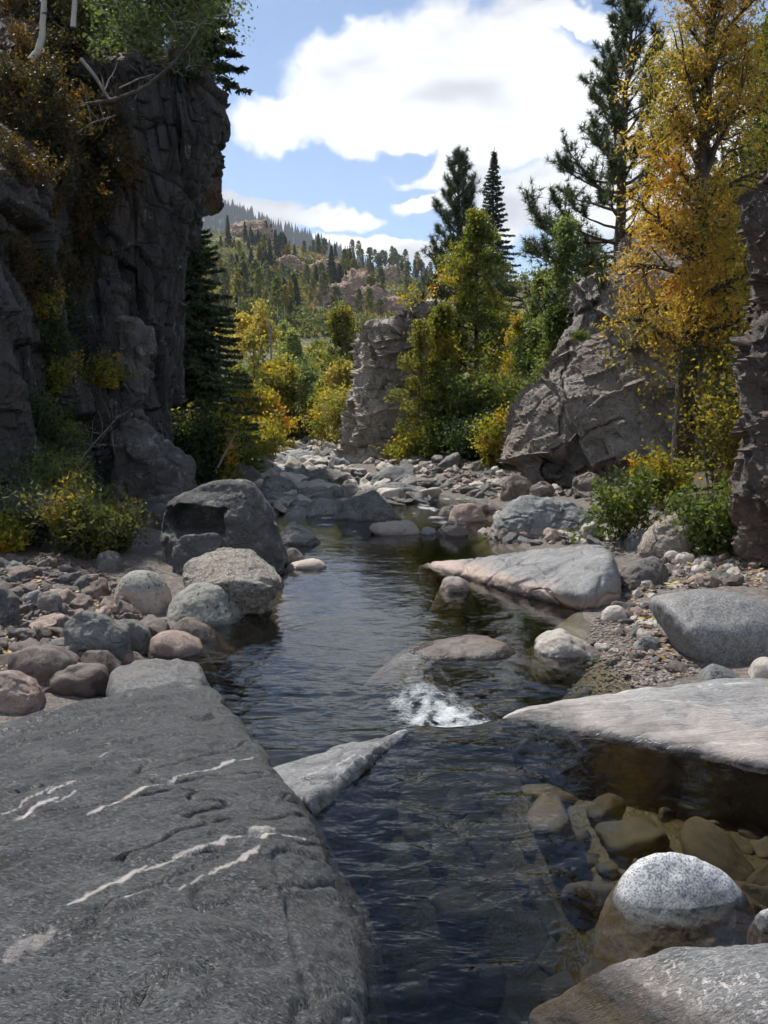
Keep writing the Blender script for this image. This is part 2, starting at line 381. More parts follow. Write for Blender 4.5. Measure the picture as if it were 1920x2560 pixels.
ring = np.concatenate([np.arange(nc), np.arange(1, nr) * nc + nc - 1, (nr - 1) * nc + np.arange(nc - 2, -1, -1), np.arange(nr - 2, 0, -1) * nc])
B = V[ring].copy(); B[:, 2] = -6.0
b0 = len(V); k = np.arange(len(ring)); k2 = (k + 1) % len(ring)
Fs = np.stack([ring[k], b0 + k, b0 + k2, ring[k2]], 1)
cidx = b0 + len(ring)
V = np.concatenate([V, B, [[0, 30, -6.0]]])
Fb = np.stack([b0 + k2, b0 + k, np.full(len(k), cidx), np.full(len(k), cidx)], 1)[:, :3]
att = lambda a: np.concatenate([a.ravel(), np.zeros(len(ring) + 1)])
allF = np.concatenate([F, Fs])
tri = np.concatenate([allF[:, [0, 1, 2]], allF[:, [0, 2, 3]], Fb])
link('river_water', mesh_np('river_water', V, tri, M_WATER, {'foam': att(foam), 'chop': att(chop)}), kind='structure')
# ------------------------------------------------------------------ rock materials
def rock_mat(name, dark, light, tint=None, lichen=None, lich=0.5, lich_scale=5.0, speck=0.0, speck_scale=90.0, stretch=(1, 1, 1), rot=(0, 0, 0),
             scale=1.6, bump=0.6, bdist=0.03, rough=0.8, spots=None, spot_amt=0.5, spot_scale=14.0, vary=0.25, veins=False, vein_speck=False, cracks=0.0, grain=0.0, grain_scale=60.0, algae=0.85):
    m, nt = new_mat(name)
    tco = nd(nt, 'ShaderNodeTexCoord', {}, 3)
    oi = nd(nt, 'ShaderNodeObjectInfo', {}, 5)
    off = nd(nt, 'ShaderNodeVectorMath', {0: tco, 1: nd(nt, 'ShaderNodeCombineXYZ', {0: mth(nt, 'MULTIPLY', oi, 37.0), 1: mth(nt, 'MULTIPLY', oi, 91.0), 2: oi})}, 0, operation='ADD')
    co = mapping(nt, off, stretch, rot)
    n1 = noise(nt, co, scale, 5, 0.62, 0.3)
    n2 = noise(nt, co, scale * 9, 4, 0.64)
    n3 = noise(nt, co, scale * 45, 3, 0.65)
    base = mixc(nt, ramp(nt, n1, (0.34, 0.0), (0.66, 1.0)), dark, light)
    if tint is not None:
        nt2 = noise(nt, off, scale * 0.55, 4, 0.55)
        base = mixc(nt, ramp(nt, nt2, (0.48, 0.0), (0.62, 0.8)), base, tint)
    base = mixc(nt, ramp(nt, n2, (0.30, 0.45), (0.62, 0.0)), base, [c * 0.45 for c in dark])
    base = mixc(nt, ramp(nt, n3, (0.50, 0.0), (0.72, 0.5)), base, [min(1, c * 1.7) for c in light])
    hsum = mth(nt, 'ADD', mth(nt, 'MULTIPLY', n2, 0.7), mth(nt, 'MULTIPLY', n3, 0.35))
    if grain:
        gv = nd(nt, 'ShaderNodeTexVoronoi', {'Vector': co, 'Scale': grain_scale}, 1)
        gs = nd(nt, 'ShaderNodeSeparateColor', {0: gv}, 0)
        base = mixc(nt, mth(nt, 'MULTIPLY', ramp(nt, gs, (0.0, 1.0), (0.35, 0.0)), grain), base, [c * 0.3 for c in dark])
        base = mixc(nt, mth(nt, 'MULTIPLY', ramp(nt, gs, (0.80, 0.0), (0.9, 1.0)), grain * 0.8), base, [min(0.8, c * 1.9) for c in light])
        hsum = mth(nt, 'ADD', hsum, mth(nt, 'MULTIPLY', gs, grain * 0.25))
    if speck:
        sv = nd(nt, 'ShaderNodeTexVoronoi', {'Vector': off, 'Scale': speck_scale}, 1)
        ss = nd(nt, 'ShaderNodeSeparateColor', {0: sv}, 0)
        base = mixc(nt, mth(nt, 'MULTIPLY', ramp(nt, ss, (0.28, 1.0), (0.40, 0.0)), speck), base, (0.035, 0.035, 0.04))
    if lichen is not None:
        ln = noise(nt, off, lich_scale, 5, 0.7, 0.2); lf = noise(nt, off, lich_scale * 7, 2, 0.6)
        lm = ramp(nt, mth(nt, 'ADD', ln, mth(nt, 'MULTIPLY', mth(nt, 'SUBTRACT', lf, 0.5), 0.35)), (0.62 - 0.16 * lich, 0.0), (0.70 - 0.16 * lich, 1.0))
        base = mixc(nt, mth(nt, 'MULTIPLY', lm, 0.8), base, lichen)
    if spots is not None:
        sn_ = noise(nt, off, spot_scale, 4, 0.55, 0.3); sl = noise(nt, off, 1.1, 3, 0.5)
        thr = mth(nt, 'ADD', sn_, mth(nt, 'MULTIPLY', mth(nt, 'SUBTRACT', sl, 0.5), 0.35))
        base = mixc(nt, mth(nt, 'MULTIPLY', ramp(nt, thr, (0.60, 0.0), (0.64, 1.0)), spot_amt), base, spots)
    if cracks:
        dn = nd(nt, 'ShaderNodeVectorMath', {0: co, 1: nd(nt, 'ShaderNodeVectorMath', {0: noise(nt, co, scale * 1.5, 4, 0.6, 0, 1), 3: 0.5}, 0, operation='SCALE')}, 0, operation='ADD')
        ce = nd(nt, 'ShaderNodeTexVoronoi', {'Vector': dn, 'Scale': scale * 1.1}, 0, feature='DISTANCE_TO_EDGE')
        cm = ramp(nt, ce, (0.0, 1.0), (0.022, 0.0))
        base = mixc(nt, mth(nt, 'MULTIPLY', cm, cracks), base, [c * 0.25 for c in dark])
        hsum = mth(nt, 'SUBTRACT', hsum, mth(nt, 'MULTIPLY', cm, cracks * 0.8))
    if veins:
        va = nd(nt, 'ShaderNodeAttribute', {}, 2, attribute_name='vein')
        if vein_speck: va = mth(nt, 'MULTIPLY', va, ramp(nt, noise(nt, off, 26, 4, .7), (.56, 0.), (.62, 1.)))
        base = mixc(nt, va, base, mixc(nt, n2, (0.50, 0.44, 0.40), (0.74, 0.70, 0.66)))
    pk = nd(nt, 'ShaderNodeAttribute', {}, 2, attribute_name='pale')
    base = mixc(nt, mth(nt, 'MULTIPLY', pk, mth(nt, 'ADD', 0.45, n2), 0, True), base, (0.46, 0.34, 0.28))
    # every stone a little different
    br = nd(nt, 'ShaderNodeMapRange', {0: oi, 1: 0, 2: 1, 3: 1 - vary, 4: 1 + vary})
    base = nd(nt, 'ShaderNodeVectorMath', {0: base, 3: br}, 0, operation='SCALE')
    un = nd(nt, 'ShaderNodeAttribute', {}, 2, attribute_name='under')
    wt = nd(nt, 'ShaderNodeAttribute', {}, 2, attribute_name='wet')
    sl_ = nd(nt, 'ShaderNodeAttribute', {}, 2, attribute_name='soil')
    alg = mixc(nt, n2, (0.055, 0.032, 0.013), (0.18, 0.10, 0.036))
    base = mixc(nt, mth(nt, 'MULTIPLY', un, algae), base, alg)
    base = mixc(nt, mth(nt, 'MULTIPLY', wt, 0.62), base, [c * 0.22 for c in dark])
    base = mixc(nt, sl_, base, mixc(nt, n3, (0.028, 0.020, 0.012), (0.11, 0.062, 0.035)))
    rg = mth(nt, 'SUBTRACT', rough, mth(nt, 'MULTIPLY', wt, rough - 0.22))
    rg = mth(nt, 'SUBTRACT', rg, mth(nt, 'MULTIPLY', n3, 0.12))
    b = nd(nt, 'ShaderNodeBump', {'Strength': bump, 'Distance': bdist, 'Height': hsum})
    s = nd(nt, 'ShaderNodeBsdfPrincipled', {'Base Color': base, 'Roughness': rg, 'Normal': b, 'Specular IOR Level': 0.5})
    return finish(m, nt, s)

BROWNLICH = (0.045, 0.030, 0.024)
M_SLAB = rock_mat('dark_schist', (0.044, 0.046, 0.047), (0.118, 0.122, 0.123), stretch=(1.4, 3.0, 1.6), rot=(0, 0, rad(-52)), scale=1.7, bump=1.0, bdist=0.035, rough=0.46, vary=0.0,
                  spots=BROWNLICH, spot_amt=0.6, spot_scale=17, veins=True, grain=0.8, grain_scale=55)
M_SLAB2 = rock_mat('grey_schist', (0.14, 0.14, 0.142), (0.27, 0.27, 0.27), stretch=(1.2, 4.5, 1.5), rot=(0, 0, rad(-30)), scale=1.5, bump=0.7, bdist=0.02, rough=0.6, vary=0.06, veins=True, grain=0.45, grain_scale=60, cracks=0.6)
M_PALE = rock_mat('pale_banded_gneiss', (0.125, 0.125, 0.125), (0.32, 0.316, 0.312), tint=(0.34, 0.285, 0.255), stretch=(0.6, 6.0, 1.5), rot=(0, 0, rad(14)), scale=1.4, bump=0.5, bdist=0.02, rough=0.6, vary=0.08, veins=True, grain=0.4, grain_scale=60, cracks=.45)
M_KNOB = rock_mat('knob_schist', (0.085, 0.088, 0.088), (0.19, 0.19, 0.185), tint=(0.20, 0.165, 0.14), stretch=(1.2, 3.0, 1.5), rot=(0, 0, rad(-30)), scale=2.2, bump=0.8, bdist=0.03, rough=0.6, vary=0.0, grain=0.5, grain_scale=60, cracks=.3)
M_FLECK = rock_mat('flecked_schist', (0.13, 0.13, 0.13), (0.26, 0.26, 0.255), stretch=(1.2, 3.5, 1.5), rot=(0, 0, rad(20)), scale=1.8, bump=0.8, bdist=0.03, rough=0.6, vary=0.0, veins=True, vein_speck=True, grain=0.6, grain_scale=60)
M_TANB = rock_mat('tan_boulder', (0.19, 0.17, 0.145), (0.36, 0.33, 0.285), tint=(0.27, 0.21, 0.17), spots=(0.05, 0.042, 0.036), spot_amt=0.7, spot_scale=12, scale=2.4, bump=0.9, bdist=0.05, rough=0.8, vary=0.0, cracks=0.5, grain=.4, grain_scale=40)
M_GRANITE = rock_mat('speckled_granite', (0.42, 0.42, 0.43), (0.56, 0.56, 0.57), speck=0.6, speck_scale=150, algae=.92, scale=2, bump=0.45, bdist=0.015, rough=0.65, vary=0.04)
M_DIORITE = rock_mat('smooth_grey_diorite', (0.17, 0.167, 0.163), (0.25, 0.246, 0.241), speck=0.5, speck_scale=70, scale=1.2, bump=0.35, bdist=0.015, rough=0.7, vary=0.05, veins=True, spots=(0.11, 0.105, 0.10), spot_amt=0.4, spot_scale=26)
M_GREY = rock_mat('grey_river_rock', (0.115, 0.115, 0.11), (0.26, 0.255, 0.242), tint=(0.27, 0.22, 0.19), scale=2.4, bump=0.9, bdist=.05, rough=0.75, cracks=0.5, stretch=(1, 1.8, 1.3), rot=(0.3, 0.2, 0.6))
M_DARKG = rock_mat('blue_grey_rock', (0.125, 0.132, 0.134), (0.29, 0.295, 0.29), scale=2.2, bump=0.9, bdist=.05, rough=0.68, cracks=0.6, stretch=(1, 1.6, 1), rot=(0.2, 0.5, 0.4))
M_PINK = rock_mat('pink_granite_rock', (0.19, 0.135, 0.11), (0.34, 0.26, 0.22), tint=(0.15, 0.095, 0.075), spots=(0.055, 0.036, 0.03), spot_amt=0.6, spot_scale=5, cracks=.3, scale=2.6, bump=0.55, rough=0.75)
M_BROWN = rock_mat('brown_river_rock', (0.070, 0.050, 0.040), (0.145, 0.108, 0.09), tint=(0.15, 0.128, 0.115), spots=(0.035, 0.024, 0.02), spot_amt=0.75, spot_scale=4.5, cracks=.3, scale=3.0, bump=0.55, rough=0.7)
M_TAN = rock_mat('tan_river_rock', (0.30, 0.27, 0.23), (0.48, 0.44, 0.39), scale=3.0, bump=0.5, rough=0.78)
M_LICH = rock_mat('lichen_boulder', (0.17, 0.165, 0.145), (0.33, 0.33, 0.29), lichen=(0.31, 0.31, 0.26), lich=0.6, lich_scale=6, spots=(0.03, 0.028, 0.026), spot_amt=0.85, spot_scale=17, scale=3, bump=0.75, rough=0.85, vary=0.08)
M_DARKB = rock_mat('dark_lichen_boulder', (0.075, 0.07, 0.065), (0.16, 0.155, 0.15), lichen=(0.30, 0.30, 0.29), lich=0.3, lich_scale=3.5, scale=2, bump=1.0, bdist=0.06, rough=0.8, vary=0.05, cracks=0.4, stretch=(1, 1, 2.2), rot=(0.2, 0.3, 0))
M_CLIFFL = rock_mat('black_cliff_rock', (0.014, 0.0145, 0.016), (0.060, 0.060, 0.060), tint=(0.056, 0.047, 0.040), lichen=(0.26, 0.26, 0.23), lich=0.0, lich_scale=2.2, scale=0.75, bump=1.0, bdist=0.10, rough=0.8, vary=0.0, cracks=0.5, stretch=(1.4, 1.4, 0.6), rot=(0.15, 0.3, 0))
M_CLIFFR = rock_mat('brown_cliff_rock', (0.135, 0.118, 0.102), (0.30, 0.265, 0.23), tint=(0.19, 0.14, 0.105), lichen=(0.42, 0.40, 0.35), lich=0.22, lich_scale=3.0, scale=0.8, bump=1.0, bdist=0.07, rough=0.85, vary=0.0, cracks=0.25, stretch=(1.2, 1.2, 0.9), rot=(0.3, 0.5, 0),
                    spots=(0.06, 0.055, 0.05), spot_amt=0.5, spot_scale=5)
M_CLIFFM = rock_mat('tan_outcrop_rock', (0.27, 0.24, 0.205), (0.58, 0.52, 0.445), tint=(0.20, 0.155, 0.12), lichen=(0.36, 0.35, 0.30), lich=0.0, lich_scale=2.0, scale=0.7, bump=1.0, bdist=0.08, rough=0.85, vary=0.0, cracks=0.6, stretch=(0.9, 0.9, 2.0), rot=(0.1, -0.25, 0))
M_CLIFFE = rock_mat('edge_cliff_rock', (0.040, 0.032, 0.027), (0.13, 0.105, 0.09), tint=(0.13, 0.066, 0.04), lichen=(0.36, 0.35, 0.33), lich=0.0, lich_scale=4.0, scale=1.3, bump=1.0, bdist=0.05, rough=0.8, vary=0.0, cracks=0.5, stretch=(1, 1, 1.8), rot=(0.2, 0.2, 0))
M_HILLROCK = rock_mat('pink_hill_rock', (0.42, 0.28, 0.20), (0.68, 0.48, 0.36), scale=0.16, bump=1.0, bdist=0.9, rough=0.9, vary=0.1, cracks=0.6, stretch=(1, 1, 2))

# ------------------------------------------------------------------ rock shapes
_ico = {}
def ico(sub):
    if sub not in _ico:
        bm = bmesh.new(); bmesh.ops.create_icosphere(bm, subdivisions=sub, radius=1.0)
        bm.verts.ensure_lookup_table()
        V = np.array([v.co[:] for v in bm.verts]); F = np.array([[v.index for v in f.verts] for f in bm.faces]); bm.free()
        _ico[sub] = (V / np.linalg.norm(V, axis=1)[:, None], F)
    return _ico[sub]
def hull_planes(P):
    bm = bmesh.new()
    for p in P: bm.verts.new(p)
    r = bmesh.ops.convex_hull(bm, input=bm.verts[:])
    bm.normal_update(); N = []; D = []; c = np.mean(P, 0)
    for f in bm.faces:
        n = np.array(f.normal[:]); q = np.array(f.verts[0].co[:]); d = n @ (q - c)
        if d < 0: n, d = -n, -d
        if f.calc_area() > 1e-6: N.append(n); D.append(max(d, 1e-3))
    bm.free(); return np.array(N), np.array(D), c
def shape_hull(P, sub=6, soft=18, amp=0.03, nscale=0.5, facet=0.0, fscale=0.35, crack=0.0, cscale=0.5, seed=0, stretch=(1, 1, 1), center=None):
    P = np.asarray(P, float); lo, hi = P.min(0), P.max(0); S = np.maximum((hi - lo) / 2, 1e-3)
    Q = (P) / S
    N, D, c = hull_planes(Q)
    if center is not None:
        c2 = np.asarray(center, float) / S; D = np.maximum(D - N @ (c2 - c), 0.02); c = c2
    dirs, F = ico(sub)
    dots = dirs @ N.T
    inv = np.where(dots > 1e-4, np.maximum(dots, 1e-4) / D, 0.0)      # 1/t
    r = (inv ** soft).sum(1) ** (-1.0 / soft)
    V = (c + dirs * r[:, None]) * S
    n = vnormals(V, F)
    st = np.asarray(stretch, float); so = seed * 13.7
    d = amp * fbm(V * st / nscale + so, 5, 0.52) + (amp * 0.22 * fbm(V / (nscale * 0.16) + so, 3, 0.6) if sub >= 6 else 0)
    if facet: d = d + facet * worley(V * st / fscale + so)[2]
    if crack:
        q = V * st / cscale + so; q = q + 0.25 * np.stack([perlin(q * 1.7 + 3), perlin(q * 1.7 + 8), perlin(q * 1.7 + 13)], 1)
        f1, f2, _ = worley(q); d = d - crack * sstep(0.07, 0.0, f2 - f1)
    return V + n * d[:, None], F
def rock_attrs(V, dry=False):
    zw = zwater(V[:, 0], V[:, 1])
    j = 0.04 * fbm(V * 3.0, 4)
    a = {'under': sstep(0.015, -0.05, V[:, 2] - zw + j), 'wet': sstep(0.075, 0.02, V[:, 2] - zw + j) * sstep(-0.10, -0.02, V[:, 2] - zw + j)}
    if dry: a = {}
    return a
def place_rock(name, V, F, mat, label, cat='boulder', group=None, attrs=None):
    b = np.array([V[:, 0].mean(), V[:, 1].mean(), V[:, 2].min()])
    return link(name, mesh_np(name, V - b, F, mat, attrs), tuple(b), label=label, cat=cat, group=group)
def hull_rock(name, P, mat, label, cat='boulder', group=None, dry=False, attrs=None, post=None, cut=None, **kw):
    V, F = shape_hull(P, **kw)
    a = rock_attrs(V, dry)
    if post is not None: V, ex = post(V); a.update(ex)
    if cut is not None:                       # the part buried under the stream bed is left open
        F = F[V[F][:, :, 2].max(1) > cut]; used = np.unique(F); mp = np.full(len(V), -1); mp[used] = np.arange(len(used)); F = mp[F]; V = V[used]; a = {k_: np.asarray(v_)[used] for k_, v_ in a.items()}
    return place_rock(name, V, F, mat, label, cat, group, a)
def seg_mask(V, segs):
    """pale mineral veins: segments (x0,y0,x1,y1,width,strength) on the top of a slab"""
    m = np.zeros(len(V)); q = V[:, :2] + 0.009 * np.stack([fbm(V * 5, 4), fbm(V * 5 + 9, 4)], 1)
    br = fbm(V * np.array([6, 6, 6]) + 2, 4, 0.6); fine = fbm(V * 22 + 4, 3, 0.6)
    for x0, y0, x1, y1, wd, st in segs:
        a = np.array([x0, y0]); b = np.array([x1, y1]); ab = b - a; L = ab @ ab
        t = np.clip(((q - a) @ ab) / L, 0, 1); dist = np.linalg.norm(q - (a + t[:, None] * ab), axis=1)
        wloc = .8 * wd * (0.65 + 0.6 * br) * np.clip(np.minimum(t, 1 - t) * 8 + 0.25, 0, 1)
        m = np.maximum(m, st * sstep(1.0, 0.55, dist / np.maximum(wloc, 1e-4) + 0.5 * fine))
    return np.clip(m, 0, 1)
def below(pts, z, shrink=0.92):
    P = np.asarray(pts, float); c = P.mean(0); B = c + (P - c) * shrink; B[:, 2] = z; return B

# ------------------------------------------------------------------ the big slabs round the near pool
top = [Zp(0, 1555, .26), Zp(-350, 1640, .34), Zp(120, 1520, .20), Zp(240, 1487, .13), Zp(380, 1458, .06), Zp(455, 1472, -.02), Zp(475, 1530, .03), Zp(545, 1630, .10), Zp(635, 1722, .13), Zp(672, 1790, .13),
       Zp(600, 1830, .28), Zp(660, 2000, .31), Zp(650, 2180, .38), Zp(0, 1800, .50), Zp(-8, 2110, .60), Zp(95, 2230, .60), (-0.45, 1.75, .58), (-0.2, 1.6, .45), (-3.0, 3.6, .52)]
rim = [Zp(752, 1870, -.05), Zp(815, 1985, -.05), Zp(838, 2100, -.10), Zp(800, 2200, -.12), (0.05, 2.4, -.1), (-0.05, 1.7, -0.1)]
pts = np.array([list(p) for p in top + rim])
low = np.array([(-1.5, 2.0, -2), (-3.2, 3.2, -2), (-3.6, 5.0, -2), (-1.6, 6.6, -1.2), (-0.9, 5.0, -2), (-0.2, 3.6, -2.2), (-0.1, 2.0, -2), (-0.5, 1.4, -2)])
V1 = [(640, 1625, 540, 1660, .018, 1), (470, 1660, 300, 1720, .010, .8), (330, 1710, 210, 1765, .016, 1), (210, 1765, 130, 1800, .009, .8)]
def pv(x0, y0, x1, y1, wd, st, z0=.3, z1=.4):
    a = Zp(x0, y0, z0); b = Zp(x1, y1, z1); return (a[0], a[1], b[0], b[1], wd, st)
SLABV = [pv(545, 1625, 455, 1668, .024, 1, .12, .2), pv(465, 1662, 330, 1712, .011, .9, .2, .3), pv(335, 1708, 190, 1768, .022, 1, .3, .4),
         pv(660, 1795, 560, 1822, .026, 1, .16, .25), pv(600, 1800, 440, 1855, .030, .85, .2, .32), pv(450, 1850, 300, 1905, .026, .8, .32, .4), pv(320, 1895, 150, 1985, .030, .95, .38, .45),
         pv(560, 1862, 440, 1910, .024, .9, .26, .35), pv(440, 1915, 380, 1940, .013, .7, .34, .4), pv(330, 1945, 265, 1972, .028, 1, .38, .43), pv(120, 2010, 0, 2075, .04, .45, .5, .56),
         pv(165, 1690, 100, 1715, .020, 1, .38, .42), pv(125, 1720, -40, 1790, .045, 1, .42, .5), pv(175, 1715, 120, 1745, .013, .9, .36, .4), pv(120, 1705, 0, 1745, .012, .9, .4, .46), pv(240, 1640, 200, 1662, .007, .8, .26, .3)]
def slab_post(V):
    # foliation cracks and shallow ledges running across the slab
    ang = rad(52); u = V[:, 0] * math.sin(ang) - V[:, 1] * math.cos(ang); v = V[:, 0] * math.cos(ang) + V[:, 1] * math.sin(ang)
    q = np.stack([v * 0.9, u * 5.0, V[:, 2] * 2], 1)
    st = fbm(q * 0.8 + 3, 4, 0.55)
    led = np.abs(fbm(np.stack([v * 0.5, u * 2.2, V[:, 2]], 1) + 21, 3))
    groove = sstep(0.05, 0.0, led) * 0.032
    up = sstep(0.15, 0.5, V[:, 2] + 0.3)
    rip = fbm(np.stack([v * 5, u * 16, V[:, 2] * 6], 1) + 40, 3, .6)
    sw = u * 3.1 + 0.8 * fbm(np.stack([v * .6, u * 1.6, 0 * u], 1) + 3, 3); fr = sw - np.floor(sw)
    saw = (fr - sstep(.93, 1.0, fr)) * sstep(-.25, .25, fbm(np.stack([v * 1.1, u * 2.0, 0 * u], 1) + 17, 3))
    V = V.copy(); V[:, 2] += (0.012 * st + 0.007 * rip - groove + 0.020 * saw) * up
    # one deep joint near the river edge
    a = Zp(590, 1850, .28); b = Zp(680, 2212, .30); ab = (b - a)[:2]; t = ((V[:, :2] - a[:2]) @ ab) / (ab @ ab)
    dd = np.abs((V[:, 0] - a[0]) * ab[1] - (V[:, 1] - a[1]) * ab[0]) / np.linalg.norm(ab) + 0.02 * np.abs(fbm(V * 5, 2))
    V[:, 2] -= 0.02 * sstep(0.035, 0.0, dd) * (t > 0) * (t < 1.1)
    return V, {'vein': seg_mask(V, SLABV), 'pale': np.zeros(len(V))}
hull_rock('bedrock_slab', np.concatenate([pts, low]), M_SLAB, 'huge dark grey bedrock slab with white quartz veins filling the near bank', 'rock slab',
          sub=8, soft=60, amp=.022, nscale=.55, facet=.022, fscale=.42, seed=3, center=(-1.2, 3.6, -0.35), post=slab_post, stretch=(1, 1, 1), cut=-1.0)
hull_rock('knob_rock', [Zp(232, 1440, .0), Zp(300, 1418, .05), Zp(420, 1418, 0), Zp(448, 1440, -.02), Zp(466, 1520, -.15), Zp(240, 1478, .04), Zp(420, 1500, .06), Zp(330, 1500, .10), Zp(236, 1490, -.1), (-1.25, 6.9, -.9), (-2.3, 6.7, -.9), (-2.0, 5.6, -.9), (-1.2, 5.6, -.9)], M_KNOB,
          'rounded grey rock knob at the far edge of the big dark slab', 'rock', sub=6, soft=14, amp=.035, nscale=.35, facet=.012, fscale=.3, seed=5)

pts = [Zp(560, 1642, .06), Zp(640, 1612, .10), Zp(740, 1582, .11), Zp(850, 1556, .10), Zp(893, 1549, .08), Zp(884, 1561, .03), Zp(845, 1600, .04), Zp(790, 1662, .03), Zp(735, 1715, .02), Zp(700, 1752, .0), Zp(690, 1778, -.02), Zp(655, 1720, .12), Zp(800, 1600, .135)]
lowp = below(pts, -1.2, 0.5)
def pt_post(V):
    m = seg_mask(V, [pv(893, 1548, 790, 1572, .035, 1, .09, .11), pv(775, 1612, 690, 1640, .010, .9, .12, .12), pv(780, 1612, 790, 1622, .010, .9, .12, .12), pv(690, 1655, 645, 1668, .008, .8, .1, .1)])
    a = Zp(880, 1575, .05); b = Zp(690, 1690, .08); ab = (b - a)[:2]
    s = ((V[:, 0] - a[0]) * ab[1] - (V[:, 1] - a[1]) * ab[0]) / np.linalg.norm(ab) + 0.03 * fbm(V * 4, 3)
    V = V.copy(); V[:, 2] -= np.where(V[:, 2] > -.3, 0.035 * sstep(-0.015, 0.015, s), 0); return V, {'vein': m}
hull_rock('bedrock_point', np.concatenate([pts, lowp]), M_SLAB2, 'pointed grey rock wedge with a white tip reaching to the small waterfall', 'rock',
          sub=7, soft=24, amp=.018, nscale=.3, facet=.012, fscale=.22, seed=8, post=pt_post, cut=-.8)

pts = [Zp(1050, 1530, .03), Zp(1150, 1507, .08), Zp(1300, 1488, .12), Zp(1450, 1466, .16), Zp(1560, 1452, .2), Zp(1720, 1462, .25), Zp(2100, 1500, .3), Zp(1200, 1548, .0), Zp(1400, 1600, .0), Zp(1540, 1628, .0), Zp(1680, 1648, .02), Zp(2000, 1690, .1), Zp(1062, 1545, -.02)]
lowp = np.array([(1.3, 5.9, -.6), (1.6, 5.45, -.75), (2.5, 5.15, -.75), (4.2, 4.9, -.7), (1.1, 6.2, -.9), (4.5, 7.5, -.9)])
def sr_post(V):
    q = np.stack([V[:, 0] * 1.0, V[:, 1] * 4.5, V[:, 2] * 2], 1); V = V.copy(); V[:, 2] += 0.012 * fbm(q * 1.2 + 9, 4) * (V[:, 2] > -.2)
    return V, {'vein': seg_mask(V, [pv(1070, 1528, 1200, 1512, .02, .6, .05, .1), pv(1130, 1520, 1210, 1545, .03, .6, .07, .02), pv(1300, 1490, 1420, 1478, .012, .9, .12, .15), pv(1400, 1600, 1659, 1600, .02, .45, .05, .1), pv(1500, 1470, 1659, 1462, .012, .6, .2, .22), pv(1400, 1500, 1600, 1520, .012, .4, .15, .2)]),
               'pale': 0.25 * sstep(-.02, .02, V[:, 2]) * sstep(0.16, 0.03, V[:, 2] + 0.03 * fbm(V * 2.5, 3))}
hull_rock('bedrock_shelf', np.concatenate([np.array([list(p) for p in pts]), lowp]), M_PALE, 'flat pale pinkish rock shelf along the right side of the clear pool', 'rock slab',
          sub=7, soft=20, amp=.025, nscale=.5, facet=.010, fscale=.4, seed=11, post=sr_post, center=(2.3, 5.9, -.35), cut=-.6)

pts = [Zp(1305, 1908, .02), Zp(1345, 1850, .17), Zp(1400, 1812, .24), Zp(1480, 1812, .24), Zp(1560, 1852, .16), Zp(1604, 1895, .04), Zp(1598, 1915, .0), Zp(1450, 1925, .05), Zp(1360, 1920, .03)]
lowp = np.array([(0.95, 3.75, -.35), (1.05, 3.35, -.4), (1.45, 3.3, -.4), (1.95, 3.6, -.35), (1.9, 4.3, -.5), (1.1, 4.3, -.5), (0.95, 3.7, -.6), (1.4, 3.2, -.6), (1.9, 3.5, -.6)])
hull_rock('granite_boulder', np.concatenate([np.array([list(p) for p in pts]), lowp]), M_GRANITE, 'white speckled granite boulder standing in the clear pool', sub=6, soft=10, amp=.014, nscale=.3, seed=14)
pts = [Zp(1258, 2072, .02), Zp(1335, 2043, .10), Zp(1480, 2008, .20), Zp(1580, 2003, .22), Zp(1760, 2020, .25), Zp(1900, 2300, .2), Zp(1659, 2210, .06), Zp(1450, 2140, .0)]
lowp = np.array([(0.55, 3.35, -.22), (0.75, 2.7, -.45), (1.3, 2.3, -.5), (2.6, 2.0, -.5), (2.6, 3.6, -.6), (0.8, 3.5, -.6), (1.6, 1.8, -.4)])
def br_post(V):
    return V, {'vein': 0.9 * np.clip(seg_mask(V, [pv(1340, 2120, 1470, 2075, .06, 1, .1, .12), pv(1420, 2130, 1720, 2215, .20, 1, .08, .08)]), 0, 1), 'pale': 0.35 * sstep(.15, .0, V[:, 2])}
hull_rock('bedrock_shelf', np.concatenate([np.array([list(p) for p in pts]), lowp]), M_FLECK, 'grey shelf rock with pale pink flecks in the bottom right corner', 'rock slab', sub=7, soft=14, amp=.022, nscale=.35, facet=.008, fscale=.3, seed=17, post=br_post, cut=-.5)
hull_rock('granite_boulder', [Zp(1606, 1990, .0), Zp(1612, 1950, .1), Zp(1640, 1935, .16), Zp(1720, 1940, .18), Zp(1790, 1990, .1), Zp(1760, 2020, .0), Zp(1640, 2012, 0), (1.7, 3.3, -.5), (1.7, 3.9, -.5), (2.3, 3.3, -.5), (2.3, 3.9, -.5)], M_GRANITE,
          'small speckled granite stone cut by the right edge of the photo', 'stone', sub=6, soft=7, amp=.012, nscale=.2, seed=19)

